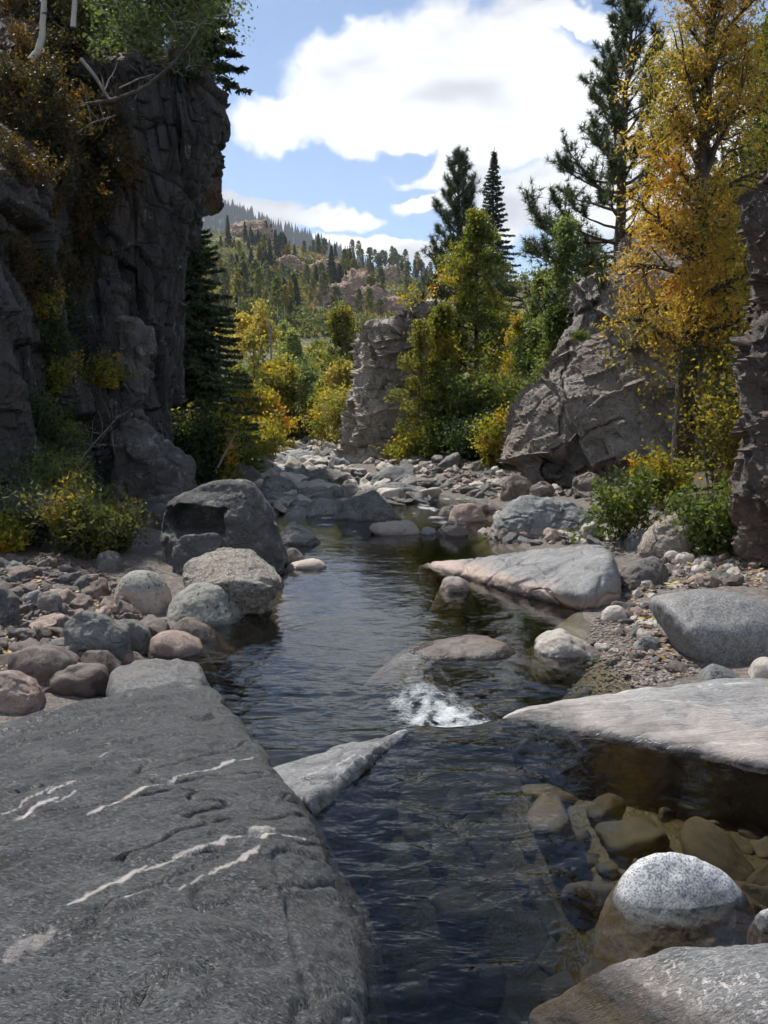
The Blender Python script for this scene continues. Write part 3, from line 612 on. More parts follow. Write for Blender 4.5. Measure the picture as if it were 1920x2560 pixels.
# ------------------------------------------------------------------ hero boulders from their outlines
def blob(name, outline, where, mat, label, cat='boulder', depth=0.8, front=0.30, shrink=0.62, spread=None, sink=0.35, group=None, sub=6, dry=False, post=None, **kw):
    """outline: picture points of the silhouette; where: 'w' (in the water), 'g' (on the ground) or a distance; depth: thickness / width"""
    o_ = np.array(outline, float); bx, by = o_[:, 0].mean(), o_[:, 1].max()
    if spread is None: spread = 1.7 if where == 'w' else 1.1
    if where == 'w': base = Wp(bx, by)
    elif where == 'g': base = Gp(bx, by)
    else: base = A(bx, by, where)
    wpx = (o_[:, 0].max() - o_[:, 0].min()) * KD / FPX * base[1]; th = depth * wpx
    Ym = base[1] + th * front
    P = [A(x, y, Ym) for x, y in outline]; P = np.array(P)
    P[:, 2] += 0.0
    c = P.mean(0); zmin = min(P[:, 2].min(), base[2])
    Fp = c + (P - c) * np.array([shrink, 1, shrink]); Fp[:, 1] = base[1]; Fp[:, 2] = np.minimum(Fp[:, 2], zmin + (P[:, 2].max() - zmin) * 0.75)
    Fp[:, 2] = zmin + (Fp[:, 2] - zmin) * 0.8
    Bp = c + (P - c) * np.array([shrink + .15, 1, 0.8]); Bp[:, 1] = base[1] + th; Bp[:, 2] = Bp[:, 2] - 0.1 * (P[:, 2].max() - zmin)
    L = np.concatenate([P, Fp, Bp]); low_ = L.copy(); low_ = low_[low_[:, 2] < zmin + 0.35 * (P[:, 2].max() - zmin)]
    low_[:, 2] = zmin - sink; cl_ = L.mean(0); low_[:, :2] = cl_[:2] + (low_[:, :2] - cl_[:2]) * spread
    pts_ = np.concatenate([L, low_])
    size = wpx
    kw.setdefault('amp', 0.035 * size); kw.setdefault('nscale', 0.4 * size); kw.setdefault('facet', 0.02 * size); kw.setdefault('fscale', 0.35 * size)
    kw.setdefault('soft', 16)
    return hull_rock(name, pts_, mat, label, cat, group, dry=dry, sub=sub, post=post, **kw)

def post_pale(amount):
    def f(V):
        z = zwater(V[:, 0], V[:, 1]); return V, {'pale': amount * sstep(0.28, 0.06, V[:, 2] - z + 0.08 * fbm(V * 2.2, 3))}
    return f
# right bank and mid pool
blob('boulder', [(1394, 1300), (1402, 1278), (1440, 1270), (1590, 1258), (1640, 1275), (1760, 1330), (1790, 1400), (1720, 1445), (1560, 1443), (1480, 1410), (1420, 1355)], 'g', M_DIORITE,
     'large smooth light grey boulder on the gravel at the right edge', depth=.75, front=.45, shrink=.72, spread=.62, sink=.2, sub=6, soft=12, seed=23, amp=.03, nscale=.6, facet=0.0,
     post=lambda V: (V, {'vein': 0.7 * seg_mask(V, [(A(1460, 1315, 9.3)[0], A(1460, 1315, 9.3)[1], A(1600, 1290, 9.6)[0], A(1600, 1290, 9.6)[1], .012, 1)])}))
pts = [Wp(895, 1216), Wp(960, 1222), Wp(1060, 1255), Wp(1180, 1290), Wp(1262, 1310), Wp(1300, 1305), Wp(1345, 1265), Zp(1290, 1172, .18), Zp(1325, 1180, .18), Zp(1342, 1225, .10), Zp(1350, 1255, -.05), Zp(1200, 1195, -.02), Zp(1080, 1208, -.2), Zp(985, 1215, -.28), Zp(1270, 1285, -.15), Zp(1320, 1200, .22)]
P0 = np.array([list(p) for p in pts]); lw = P0[:7].copy(); lw[:, 2] = -1.2
hull_rock('bedrock_slab', np.concatenate([P0, lw, [[3.9, 14.2, -1.0], [3.0, 14.4, -1.0]]]), M_SLAB2, 'long tilted grey slab with a pinkish waterline edge beside the pool', 'rock slab', sub=7, soft=26, amp=.035, nscale=.6, facet=.015, fscale=.5, crack=.035, cscale=.7, seed=29, post=post_pale(.95))
blob('rock', [(1153, 1392), (1180, 1372), (1215, 1362), (1255, 1380), (1307, 1410), (1290, 1420), (1180, 1412)], 'w', M_TAN, 'pale pink and grey rock breaking the surface of the mid pool', 'rock', seed=31, depth=.8)
blob('rock', [(860, 1412), (930, 1398), (1010, 1388), (1095, 1390), (1130, 1405), (1120, 1420), (950, 1424)], 'w', M_BROWN, 'low wet brown rock hump with a white crest in the current', 'rock', seed=33, depth=.55, amp=.02,
     post=lambda V: (V, {'pale': sstep(.10, .16, V[:, 2] - zwater(V[:, 0], V[:, 1]) + 0.04 * fbm(V * 3, 2)) * (V[:, 0] > 0.75)}))
blob('stone', [(946, 1268), (955, 1250), (985, 1243), (1010, 1252), (1019, 1272), (985, 1278)], 'w', M_SLAB2, 'small round grey stone with a pink base in the pool', 'stone', seed=35, post=post_pale(.8), sub=5)
blob('stone', [(1300, 1330), (1312, 1310), (1345, 1306), (1358, 1322), (1350, 1342), (1315, 1344)], 'g', M_TAN, 'tan stone at the gravel edge below the tilted slab', 'stone', seed=37, sub=5, dry=True)
blob('stone', [(1374, 1400), (1385, 1375), (1410, 1368), (1430, 1385), (1425, 1406), (1390, 1410)], 'g', M_DARKG, 'grey stone tucked under the left side of the large smooth boulder', 'stone', seed=39, sub=5)
blob('rock', [(1515, 1465), (1548, 1434), (1580, 1445), (1610, 1462), (1600, 1475)], 'g', M_DARKG, 'dark blue grey stone in front of the large smooth boulder', 'stone', seed=41, sub=5)
blob('stone', [(1620, 1462), (1640, 1428), (1670, 1420), (1720, 1450), (1700, 1475)], 'g', M_TAN, 'pale stone between the smooth boulder and the flat shelf', 'stone', seed=42, sub=5)
blob('rock', [(1345, 1272), (1340, 1240), (1375, 1210), (1420, 1198), (1450, 1225), (1440, 1262), (1400, 1275)], 'g', M_GREY, 'light grey rock lying between the tilted slab and the boulder', 'rock', seed=43, depth=.9)
blob('boulder', [(1378, 1200), (1386, 1165), (1420, 1128), (1470, 1100), (1500, 1110), (1510, 1160), (1500, 1205), (1430, 1210)], 'g', M_CLIFFM, 'tilted brown grey boulder under the shrubs on the right bank', seed=45, depth=.9, sub=6, dry=True)
blob('boulder', [(1088, 1155), (1090, 1090), (1120, 1068), (1190, 1070), (1250, 1082), (1290, 1100), (1300, 1155), (1200, 1168)], 'w', M_DARKG, 'cracked blue grey bedrock boulder at the foot of the right cliff', seed=47, depth=.6, sub=6, crack=.04, cscale=.45, facet=.04, fscale=.4, post=post_pale(.5))
blob('rock', [(1195, 1165), (1205, 1135), (1235, 1128), (1275, 1142), (1270, 1168)], 'w', M_TAN, 'pale rock in front of the blue grey bedrock boulder', 'rock', seed=48, sub=5)
blob('rock', [(1350, 1180), (1360, 1150), (1395, 1140), (1410, 1165), (1395, 1185)], 'g', M_DARKG, 'dark rock under the middle shrub of the right bank', 'rock', seed=49, sub=5, dry=True)
for k, (x0, x1, y0, y1, mt, lb) in enumerate([
    (1430, 1480, 1183, 1215, M_TAN, 'pale tan stone touching the tilted brown boulder'), (1455, 1512, 1188, 1222, M_TAN, 'pale stone right of its tan twin below the right shrub'),
    (1510, 1550, 1205, 1235, M_TAN, 'pale pebble-sized stone under the rightmost shrub'), (1450, 1490, 1225, 1248, M_GREY, 'grey stone above the large smooth boulder'),
    (1540, 1580, 1222, 1245, M_GREY, 'grey stone at the foot of the right edge cliff'), (1490, 1530, 1215, 1240, M_TAN, 'light stone between the shrub and the smooth boulder')]):
    blob('stone', [(x0, y1 - 6), (x0 + 6, y0 + 8), (x0 * .55 + x1 * .45, y0), (x1 - 6, y0 + 8), (x1, y1 - 5), (x0 * .5 + x1 * .5, y1)], 'g', mt, lb, 'stone', seed=50 + k, sub=5, dry=True, soft=9)

# left bank
YB = Gp(480, 1238)[1]
def carve_big(V):
    # the overhang: a rectangular hollow under the cap of the boulder
    lo = A(357, 1150, YB + .3); hi = A(486, 1093, YB + .3)
    W0 = V; V = V + .10 * np.stack([fbm(V * 2.2, 4), 0 * V[:, 0], fbm(V * 2.2 + 7, 4)], 1)
    mx = sstep(lo[0] - .05, lo[0] + .05, V[:, 0]) * sstep(hi[0] + .05, hi[0] - .05, V[:, 0]); mz = sstep(lo[2] - .03, lo[2] + .04, V[:, 2]) * sstep(hi[2] + .03, hi[2] - .04, V[:, 2])
    V = W0.copy(); V[:, 1] += 0.75 * mx * mz * (V[:, 1] < YB + 1.0); V[:, 2] += 0.04 * mx * mz
    return V, {}
blob('boulder', [(352, 1225), (350, 1100), (362, 1078), (420, 1045), (500, 1028), (545, 1032), (570, 1075), (590, 1120), (607, 1195), (600, 1225), (480, 1238)], 'g', M_DARKB, 'big dark angular boulder with a square black hollow and pale lichen on top',
     seed=61, depth=.75, front=.30, shrink=.80, sub=7, soft=34, facet=.035, fscale=.5, amp=.035, nscale=.5, post=carve_big)
blob('rock', [(368, 1235), (372, 1175), (395, 1155), (470, 1150), (480, 1165), (440, 1215), (390, 1245)], 'g', M_DARKB, 'dark layered block leaning under the hollow of the big boulder', 'rock', seed=62, depth=.5, sub=6, soft=30)
blob('boulder', [(285, 1120), (300, 1085), (345, 1062), (400, 1058), (420, 1090), (400, 1140), (320, 1150)], 'g', M_DARKB, 'low grey boulder behind the big dark angular boulder', seed=63, depth=.7, sub=5, dry=True)
YT = Wp(500, 1332)[1]
hull_rock('boulder', [A(388, 1235, YT + .35), A(400, 1212, YT + .55), A(445, 1190, YT + .75), A(492, 1180, YT + .85), A(548, 1186, YT + .8), A(598, 1226, YT + .55), A(611, 1258, YT + .3), A(588, 1268, YT - .02), A(520, 1252, YT - .12), A(440, 1262, YT + .0), A(395, 1270, YT + .2),
          A(598, 1300, YT + .3), A(560, 1330, YT + .25), A(470, 1335, YT + .15), A(420, 1320, YT + .25)] + [(A(x, 1335, YT + dy)[0], YT + dy, -.95) for x, dy in ((450, .2), (550, .25), (540, .8), (440, .8))], M_TANB,
          'tan speckled boulder with an undercut dark base at the water', sub=7, soft=38, amp=.03, nscale=.35, facet=.03, fscale=.3, seed=65)
blob('boulder', [(352, 1310), (365, 1275), (400, 1248), (450, 1240), (500, 1262), (527, 1300), (515, 1335), (470, 1352), (400, 1348), (360, 1335)], 'w', M_LICH, 'round boulder spotted with black and green lichen at the waterline', seed=67, depth=.8, front=.4, shrink=.7, sub=6, soft=8, facet=.0, amp=.03)
blob('boulder', [(230, 1290), (240, 1245), (265, 1218), (305, 1208), (345, 1222), (375, 1262), (372, 1315), (300, 1325), (245, 1310)], 'g', M_LICH, 'smooth grey dome boulder with a pink lower band on the left bank', seed=69, depth=.85, front=.4, shrink=.72, sub=6, soft=7, facet=0, amp=.015, dry=True,
     post=lambda V: (V, {'pale': .5 * sstep(.20, .12, V[:, 2] - gz(-3.35, 11.3) + .02 * fbm(V * 3, 2))}))
blob('rock', [(305, 1400), (318, 1374), (360, 1362), (405, 1374), (436, 1396), (430, 1418), (340, 1416)], 'w', M_PINK, 'rounded pink granite rock beside the water at the cobble bank', 'rock', seed=71, depth=.8, sub=5, soft=16, facet=.0)
blob('rock', [(355, 1368), (372, 1345), (400, 1332), (440, 1348), (470, 1372), (420, 1382)], 'w', M_BROWN, 'wet brown rock below the round lichen boulder', 'rock', seed=73, depth=.8, sub=5)
blob('rock', [(130, 1400), (140, 1340), (165, 1320), (205, 1318), (240, 1335), (275, 1362), (268, 1420), (220, 1445), (150, 1430)], 'g', M_GREY, 'angular grey block in the middle of the left cobble bank', 'rock', seed=75, depth=.8, sub=6, soft=30, dry=True)
blob('rock', [(230, 1370), (240, 1340), (275, 1335), (320, 1360), (330, 1392), (280, 1410), (240, 1400)], 'g', M_GREY, 'flat grey block leaning on the angular block of the cobble bank', 'rock', seed=76, depth=.8, sub=6, soft=26, dry=True)
blob('rock', [(-60, 1540), (-40, 1460), (10, 1448), (60, 1480), (85, 1510), (40, 1535)], 'g', M_PINK, 'large rose brown rock at the left edge behind the dark slab', 'rock', seed=77, depth=.8, sub=6, soft=24)
blob('rock', [(10, 1470), (20, 1410), (60, 1390), (120, 1395), (170, 1430), (160, 1475), (60, 1485)], 'g', M_BROWN, 'broad red brown rock among the cobbles at the left edge', 'rock', seed=78, depth=.7, sub=5, soft=22)
blob('rock', [(88, 1490), (110, 1450), (160, 1432), (225, 1440), (240, 1475), (190, 1505), (110, 1508)], 'g', M_BROWN, 'dark wet oval rock standing in the puddle behind the slab', 'rock', seed=79, depth=.7, sub=5, soft=18)
blob('rock', [(155, 1440), (180, 1405), (220, 1405), (262, 1440), (265, 1470), (200, 1468)], 'g', M_BROWN, 'half wet brown rock left of the rounded grey knob', 'rock', seed=80, depth=.8, sub=5, soft=24)
blob('rock', [(-50, 1350), (-45, 1275), (0, 1262), (32, 1290), (38, 1335), (10, 1355)], 'g', M_DARKB, 'dark brown rock cut by the left edge of the photo', 'rock', seed=81, depth=.8, sub=5, soft=24, dry=True)
blob('rock', [(204, 1225), (212, 1195), (235, 1186), (262, 1205), (266, 1228), (230, 1236)], 'g', M_GREY, 'grey stone with a pale corner under the leafy shrub', 'rock', seed=82, sub=6, dry=True, soft=26)
blob('rock', [(40, 1300), (48, 1280), (80, 1272), (95, 1290), (90, 1308), (55, 1312)], 'g', M_DARKG, 'small dark blue grey cobble on the left bank', 'stone', seed=83, sub=5, dry=True, soft=16)
blob('rock', [(75, 1310), (80, 1280), (105, 1272), (130, 1285), (135, 1315), (100, 1325)], 'g', M_GREY, 'pale grey cobble beside a dark blue grey cobble on the left bank', 'stone', seed=84, sub=5, dry=True, soft=18)
blob('rock', [(255, 1440), (260, 1412), (290, 1405), (310, 1425), (300, 1450)], 'w', M_PINK, 'small pink brown rock between the knob and the rounded pink rock', 'stone', seed=85, sub=5, soft=18)

# rocks across the river, going away
FAR = [
 ([(732, 1112), (735, 1082), (770, 1075), (812, 1054), (835, 1080), (852, 1118), (790, 1124)], M_DARKG, 'pointed dark grey rock with sharp ridges in midstream', 26, .7),
 ([(652, 1106), (668, 1080), (700, 1068), (728, 1082), (735, 1112), (690, 1116)], M_DARKG, 'smooth blue grey dome rock left of the pointed rock', 10, .8),
 ([(788, 1140), (800, 1128), (890, 1128), (910, 1140), (905, 1152), (850, 1156)], M_TAN, 'long flat pale rock in front of the pointed midstream rock', 14, .5),
 ([(904, 1150), (912, 1137), (932, 1136), (946, 1146), (940, 1156)], M_DARKG, 'small blue black stone between the flat pale rock and the right bank', 9, .9),
 ([(943, 1148), (965, 1125), (990, 1118), (1012, 1140), (1005, 1160), (965, 1160)], M_GREY, 'grey wedge rock in front of the pink boulder at the right shore', 24, .8),
 ([(975, 1115), (978, 1088), (1005, 1082), (1045, 1095), (1050, 1118), (1020, 1128)], M_PINK, 'pink granite boulder on the right shore opposite the pointed rock', 12, .8),
 ([(947, 1112), (952, 1094), (975, 1090), (985, 1105), (975, 1116)], M_GREY, 'grey stone touching the pink boulder on its river side', 10, .9),
 ([(1015, 1085), (1022, 1074), (1060, 1082), (1086, 1098), (1080, 1106), (1040, 1100)], M_GREY, 'flat grey slab stone behind the pink boulder', 20, .8),
 ([(598, 1172), (605, 1145), (630, 1124), (665, 1142), (688, 1160), (650, 1176)], M_DARKG, 'low pyramid rock in the stream beside the big dark boulder', 22, .8),
 ([(603, 1215), (612, 1186), (635, 1177), (655, 1192), (662, 1214), (630, 1220)], M_GREY, 'rounded grey stone at the foot of the big dark boulder', 10, .8),
 ([(600, 1224), (640, 1208), (690, 1206), (716, 1222), (680, 1230), (620, 1230)], M_TAN, 'flat tan rock awash below the rounded grey stone', 10, .6),
 ([(583, 1090), (600, 1078), (640, 1080), (658, 1095), (620, 1102)], M_TAN, 'white flat rock in the stream behind the big dark boulder', 10, .7),
 ([(806, 1042), (815, 1015), (850, 1003), (890, 1012), (905, 1038), (860, 1050)], M_DARKG, 'ribbed grey dome rock midstream before the far outcrop', 14, .7),
 ([(808, 1075), (815, 1045), (860, 1040), (930, 1055), (936, 1068), (880, 1078)], M_DARKG, 'long flat topped grey rock below the ribbed dome', 30, .5),
 ([(604, 1000), (618, 978), (650, 968), (680, 975), (692, 1000), (650, 1010)], M_DARKG, 'grey boulder near the left side of the far rapids', 14, .8),
 ([(628, 1035), (640, 1018), (700, 1012), (752, 1022), (750, 1036), (690, 1044)], M_GREY, 'wide low grey slab across the far rapids', 22, .5),
 ([(562, 1062), (568, 1035), (595, 1025), (630, 1035), (640, 1062), (600, 1074)], M_DARKG, 'blocky dark grey rock behind the big dark boulder', 26, .8),
 ([(865, 1015), (872, 990), (900, 984), (935, 988), (958, 1012), (910, 1024)], M_TAN, 'pale rounded boulder at the foot of the far outcrop', 10, .8),
 ([(725, 1075), (735, 1050), (765, 1045), (790, 1060), (785, 1080), (750, 1084)], M_GREY, 'grey rock with white streaks behind the pointed midstream rock', 20, .8),
 ([(640, 1075), (650, 1055), (690, 1048), (720, 1060), (720, 1078), (680, 1084)], M_GREY, 'light grey rock just upstream of the smooth dome rock', 20, .8),
 ([(768, 1068), (775, 1050), (800, 1044), (828, 1056), (825, 1072), (795, 1078)], M_TAN, 'pale pink sided stone behind the ridge of the pointed rock', 14, .8),
 ([(480, 1040), (490, 1005), (520, 995), (555, 1008), (565, 1035), (520, 1046)], M_DARKB, 'dark brown boulder in shade on the left shore below the spruce', 12, .8),
 ([(540, 1010), (548, 995), (575, 990), (600, 1000), (598, 1015), (565, 1020)], M_GREY, 'grey stone at the left edge of the far rapids', 14, .8),
 ([(960, 1040), (966, 1020), (1000, 1016), (1020, 1030), (1012, 1046)], M_GREY, 'grey stone on the shore below the tall cottonwood', 14, .8),
 ([(1040, 1060), (1050, 1040), (1085, 1038), (1100, 1055), (1080, 1068)], M_PINK, 'brown pink stone at the corner of the right cliff', 12, .8),
 ([(1010, 1055), (1018, 1040), (1040, 1038), (1052, 1052), (1035, 1062)], M_GREY, 'small grey stone beside the corner stone of the right cliff', 14, .8),
]
for k, (ol, mt, lb, sf, dp) in enumerate(FAR):
    blob('river_rock', ol, 'w', mt, lb, 'rock', depth=dp, sub=5, soft=sf, seed=100 + k, crack=(.03 if sf > 20 else 0), cscale=.5, post=post_pale(.35 if mt is not M_DARKG else .1))

# ------------------------------------------------------------------ cliffs from control nets of picture points with distances
def net_surface(net, nu, nv):
    """net[r][c] = 3D point; Catmull-Rom along both directions"""
    G = np.array(net, float)
    def cr(G, n):
        m = len(G); t = np.linspace(0, m - 1 - 1e-6, n); i = t.astype(int); f = (t - i)[:, None, None]
        p0 = G[np.maximum(i - 1, 0)]; p1 = G[i]; p2 = G[np.minimum(i + 1, m - 1)]; p3 = G[np.minimum(i + 2, m - 1)]
        return 0.5 * (2 * p1 + (p2 - p0) * f + (2 * p0 - 5 * p1 + 4 * p2 - p3) * f ** 2 + (-p0 + 3 * p1 - 3 * p2 + p3) * f ** 3)
    G = cr(G, nv); G = cr(G.transpose(1, 0, 2), nu).transpose(1, 0, 2)
    return G
def cliff(name, net, mat, label, nu, nv, layers, seed=0, flip=False, post=None, cat='cliff'):
    G = net_surface(net, nu, nv); V = G.reshape(-1, 3); F = gridfaces(nv, nu)
    if flip: F = F[:, ::-1]
    n = vnormals(V, F); d = np.zeros(len(V)); so = seed * 7.1
    for kind, amp, sc_, st in layers:
        q = V * np.array(st) / sc_ + so if kind != 'b' else None
        if kind == 'f': d += amp * fbm(q, 5, 0.52)
        elif kind == 'w':
            q = q + 0.15 * np.stack([perlin(q * 2 + 3), perlin(q * 2 + 8), perlin(q * 2 + 13)], 1); d += amp * worley(q)[2]
        elif kind == 'b':
            bv, bc = blocks(V, st, .17, sc_); d += amp * bv - amp * .55 * bc
        elif kind == 'c':
            q = q + 0.3 * np.stack([perlin(q * 1.5 + 3), perlin(q * 1.5 + 8), perlin(q * 1.5 + 13)], 1)
            f1, f2, _ = worley(q); d -= amp * sstep(0.09, 0.0, f2 - f1)
    gl = np.linalg.norm(np.diff(G, axis=1), axis=2); gl = np.concatenate([gl, gl[:, -1:]], 1).ravel(); d = d * np.clip(.13 / np.maximum(gl, 1e-4), .25, 1)
    ed = np.repeat(0.35 + 0.65 * sstep(0, 1, np.arange(nv) / (nv * .12)), nu); d = d * ed
    V = V + n * d[:, None]; ex = {}
    if post is not None: V, ex = post(V, n, G.shape)
    tri = np.concatenate([F[:, [0, 1, 2]], F[:, [0, 2, 3]]])
    b = np.array([V[:, 0].mean(), V[:, 1].mean(), V[:, 2].min()])
    me = mesh_np(name, V - b, tri, mat, ex, smooth=False)
    return link(name, me, tuple(b), label=label, cat=cat), V

# left cliff -------------------------------------------------------
rowsL = [-170, 40, 133, 187, 247, 320, 400, 467, 563, 703, 870, 960, 1080, 1200]
nose = {-170: 440, 40: 425, 133: 425, 187: 474, 247: 505, 320: 478, 400: 446, 467: 416, 563: 390, 703: 374, 870: 370, 960: 384, 1080: 396, 1200: 400}
net = []
for py in rowsL:
    nx = nose[py]
    up = np.interp(py, [-170, 40, 133, 400, 700, 1200], [1, 0.7, 0.5, 0.2, 0.1, 0])
    r = []
    yb = np.interp(py, [-170, 40, 133, 365, 700, 1200], [26, 21.5, 19.5, 16.0, 15.0, 14.2])
    yb2 = np.interp(py, [-170, 40, 133, 365, 700, 1200], [28, 24, 22, 17.6, 16.4, 15.4])
    r.append(A(-330, py, yb - 2.5)); r.append(A(-120, py, yb - .8)); r.append(A(20, py, yb)); r.append(A(110, py, yb2))
    r.append(A(175, py, np.interp(py, [-170, 40, 133, 400, 700, 900, 1200], [29, 26, 24.5, 21.8, 20.0, 18.4, 17.0])))
    if py >= 133 or True:
        r.append(A(250, py, np.interp(py, [-170, 40, 133, 400, 700, 900, 1200], [30, 27.5, 22.6, 21.8, 20.8, 20.3, 19.5])))
        nx -= 8; r.append(A(nx - 125, py, np.interp(py, [-170, 40, 133, 1200], [31, 28, 22.2, 21.2])))
        r.append(A(nx - 55, py, np.interp(py, [-170, 40, 133, 1200], [31.5, 28.3, 22.4, 21.8])))
        p = A(nx, py, np.interp(py, [-170, 40, 133, 1200], [32, 28.5, 23.6, 23.4])); r.append(p)
        r.append(p + np.array([-0.9, 2.6, 0])); r.append(p + np.array([-4.5, 6.5, 0.3]))
    net.append(r)
# the buttress top is flat: everything above its rim runs back at the rim's own height instead of climbing
rim = net[2]
for ri in (0, 1):
    for c in range(5, 11):
        back = 4.5 if ri == 1 else 12.0
        net[ri][c] = rim[c] + np.array([-0.12 * back, back, 0.0 + (0.25 if c < 7 else -0.3) * back * 0.3])
    for c in (4,):
        net[ri][c] = rim[c] + np.array([-0.3, 3.5 if ri == 1 else 9, 1.6 if ri == 1 else 4.5])
def postL(V, n, shp):
    # brown duff and leaf litter on the ledges and in the gully
    px = V[:, 0] / V[:, 1]; up = n[:, 2]
    nz = fbm(V * 0.9, 4)
    gully = sstep(-.40, -.36, px) * sstep(-.26, -.33, px) * sstep(1.0, 4.0, V[:, 2])
    s = np.clip(sstep(0.42, 0.62, up + 0.12 * nz) + 0.75 * gully * sstep(-.15, .25, nz), 0, 1)
    V = V.copy()
    return V, {'soil': s}
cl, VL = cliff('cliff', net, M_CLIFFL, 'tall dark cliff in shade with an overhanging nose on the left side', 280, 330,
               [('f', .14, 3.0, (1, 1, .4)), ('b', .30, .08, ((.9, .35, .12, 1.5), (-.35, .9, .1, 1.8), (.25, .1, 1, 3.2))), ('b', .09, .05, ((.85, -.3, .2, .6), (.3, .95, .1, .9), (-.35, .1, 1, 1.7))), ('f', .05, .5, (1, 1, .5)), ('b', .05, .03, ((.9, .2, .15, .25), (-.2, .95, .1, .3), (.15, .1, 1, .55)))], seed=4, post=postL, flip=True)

# grey outcrop at the foot of the left cliff
blob('outcrop', [(210, 1090), (225, 960), (255, 895), (300, 880), (350, 920), (395, 965), (425, 1020), (438, 1070), (330, 1110)], 19.2, M_DARKB, 'rounded grey rock outcrop bulging from the foot of the left cliff', 'rock outcrop', depth=.8, front=.4, shrink=.7, sub=6, soft=14,
     amp=.12, nscale=1.0, facet=.12, fscale=.7, crack=.07, cscale=.9, seed=141, dry=True, spread=1.0, sink=1.5)
blob('outcrop', [(215, 850), (225, 740), (250, 680), (290, 660), (315, 690), (322, 760), (300, 850), (250, 880)], 20.3, M_DARKB, 'grey rock ledge with pale lichen halfway down the left cliff', 'rock outcrop', depth=.8, front=.4, shrink=.7, sub=6, soft=16,
     amp=.12, nscale=.8, facet=.14, fscale=.6, crack=.06, cscale=.7, seed=143, dry=True, spread=.9, sink=1.0)

# right cliff ------------------------------------------------------
prof = [(470, 1420), (512, 1385), (530, 1350), (580, 1332), (604, 1282), (630, 1240), (695, 1234), (725, 1206), (770, 1182), (830, 1165), (875, 1130), (950, 1122), (1020, 1114), (1075, 1110), (1130, 1104)]
net = []
for k, (py, nx) in enumerate(prof):
    lean = np.interp(py, [470, 600, 1130], [4.2, 2.6, 0])
    Yn = 24.2 + lean
    p = A(nx, py, Yn)
    r = [p + np.array([5, 9, 0.3]), p + np.array([1.6, 3.2, 0.1]), p]
    r += [A(nx + 45, py + (8 if k < 2 else 0), Yn - 1.1), A(nx + 120, py + (10 if k < 2 else 0), Yn - 1.7), A(nx + 215, py + (12 if k == 0 else 0), Yn - 2.0), A(nx + 330, py, Yn - 1.6), A(nx + 480, py, Yn - 1.8), A(nx + 640, py, Yn - 2.2)]
    net.append(r)
capr = [q + np.array([0.4, 7, 0.5]) for q in net[0]]
net = [capr] + net
def postR(V, n, shp):
    V = V.copy()
    lo = A(1182, 1068, 23.0); hi = A(1238, 1000, 23.0); J = V + .16 * np.stack([fbm(V * 1.4, 4), 0 * V[:, 0], fbm(V * 1.4 + 9, 4)], 1)
    m = sstep(lo[0] - .1, lo[0] + .1, J[:, 0]) * sstep(hi[0] + .1, hi[0] - .1, J[:, 0]) * sstep(hi[2] + .15, hi[2] - .15, J[:, 2] + .5 * np.abs(J[:, 0] - (lo[0] + hi[0]) / 2))
    V[:, 1] += 1.0 * m * (V[:, 1] < 26)
    for (x0, y0, x1, y1, wd, dp) in ((1256, 735, 1240, 800, .06, .16), (1235, 800, 1226, 870, .05, .14), (1222, 880, 1205, 940, .06, .16), (1165, 780, 1172, 850, .06, .16), (1290, 1010, 1215, 1030, .08, .25), (1310, 985, 1230, 1025, .08, .25), (1180, 980, 1330, 900, .05, .12), (1240, 700, 1330, 640, .10, .35)):
        a = A(x0, y0, 23.5); b = A(x1, y1, 23.5); P2 = V[:, [0, 2]] + .08 * np.stack([fbm(V * 1.5, 3), fbm(V * 1.5 + 5, 3)], 1); a = a[[0, 2]]; b = b[[0, 2]]; ab = b - a
        q = P2
        t = np.clip(((q - a) @ ab) / (ab @ ab), 0, 1); dd = np.linalg.norm(q - (a + t[:, None] * ab), axis=1)
        V[:, 1] += dp * sstep(wd, 0, dd)
    px = V[:, 0]; nz = fbm(V * 0.8 + 3, 4)
    s = sstep(0.55, 0.75, n[:, 2] + 0.15 * nz) * 0.8
    pale = sstep(.25, .5, fbm(V * 1.6 + 7, 4)) * sstep(3.2, 4.2, V[:, 2]) * sstep(7.0, 5.5, V[:, 2]) * sstep(5.5, 6.3, V[:, 0])
    return V, {'soil': s, 'pale': pale * .8}
clr, VR = cliff('cliff', net, M_CLIFFR, 'brown grey lichen speckled cliff buttress on the right bank behind the golden tree', 240, 280,
                [('f', .14, 3.0, (1, 1, 1)), ('b', .26, .09, ((.95, .2, .22, 2.0), (-.2, .95, .1, 2.0), (-.22, .1, .95, 2.3))), ('b', .07, .05, ((.9, -.2, .3, .9), (.2, .95, -.1, .9), (-.35, .1, .9, 1.0))), ('f', .05, .45, (1, 1, 1)), ('b', .025, .02, ((.8, .3, .3, .28), (.2, .95, -.2, .3), (-.4, .2, .85, .25)))], seed=9, post=postR)

for k, (ol, lb) in enumerate([
    ([(1078, 1080), (1084, 1042), (1108, 1020), (1140, 1030), (1160, 1058), (1150, 1082)], 'brown grey block leaning on the left foot of the right cliff'),
    ([(1140, 1078), (1148, 1048), (1172, 1036), (1196, 1052), (1198, 1080)], 'broken block in front of the dark hollow of the right cliff'),
    ([(1232, 1072), (1240, 1030), (1275, 1018), (1310, 1040), (1312, 1075)], 'low block right of the dark hollow of the right cliff')]):
    blob('fallen_block', ol, 22.4 - .3 * k, M_CLIFFR, lb, 'rock', depth=.8, sub=6, soft=34, seed=160 + k, dry=True, sink=.9, spread=1.0)
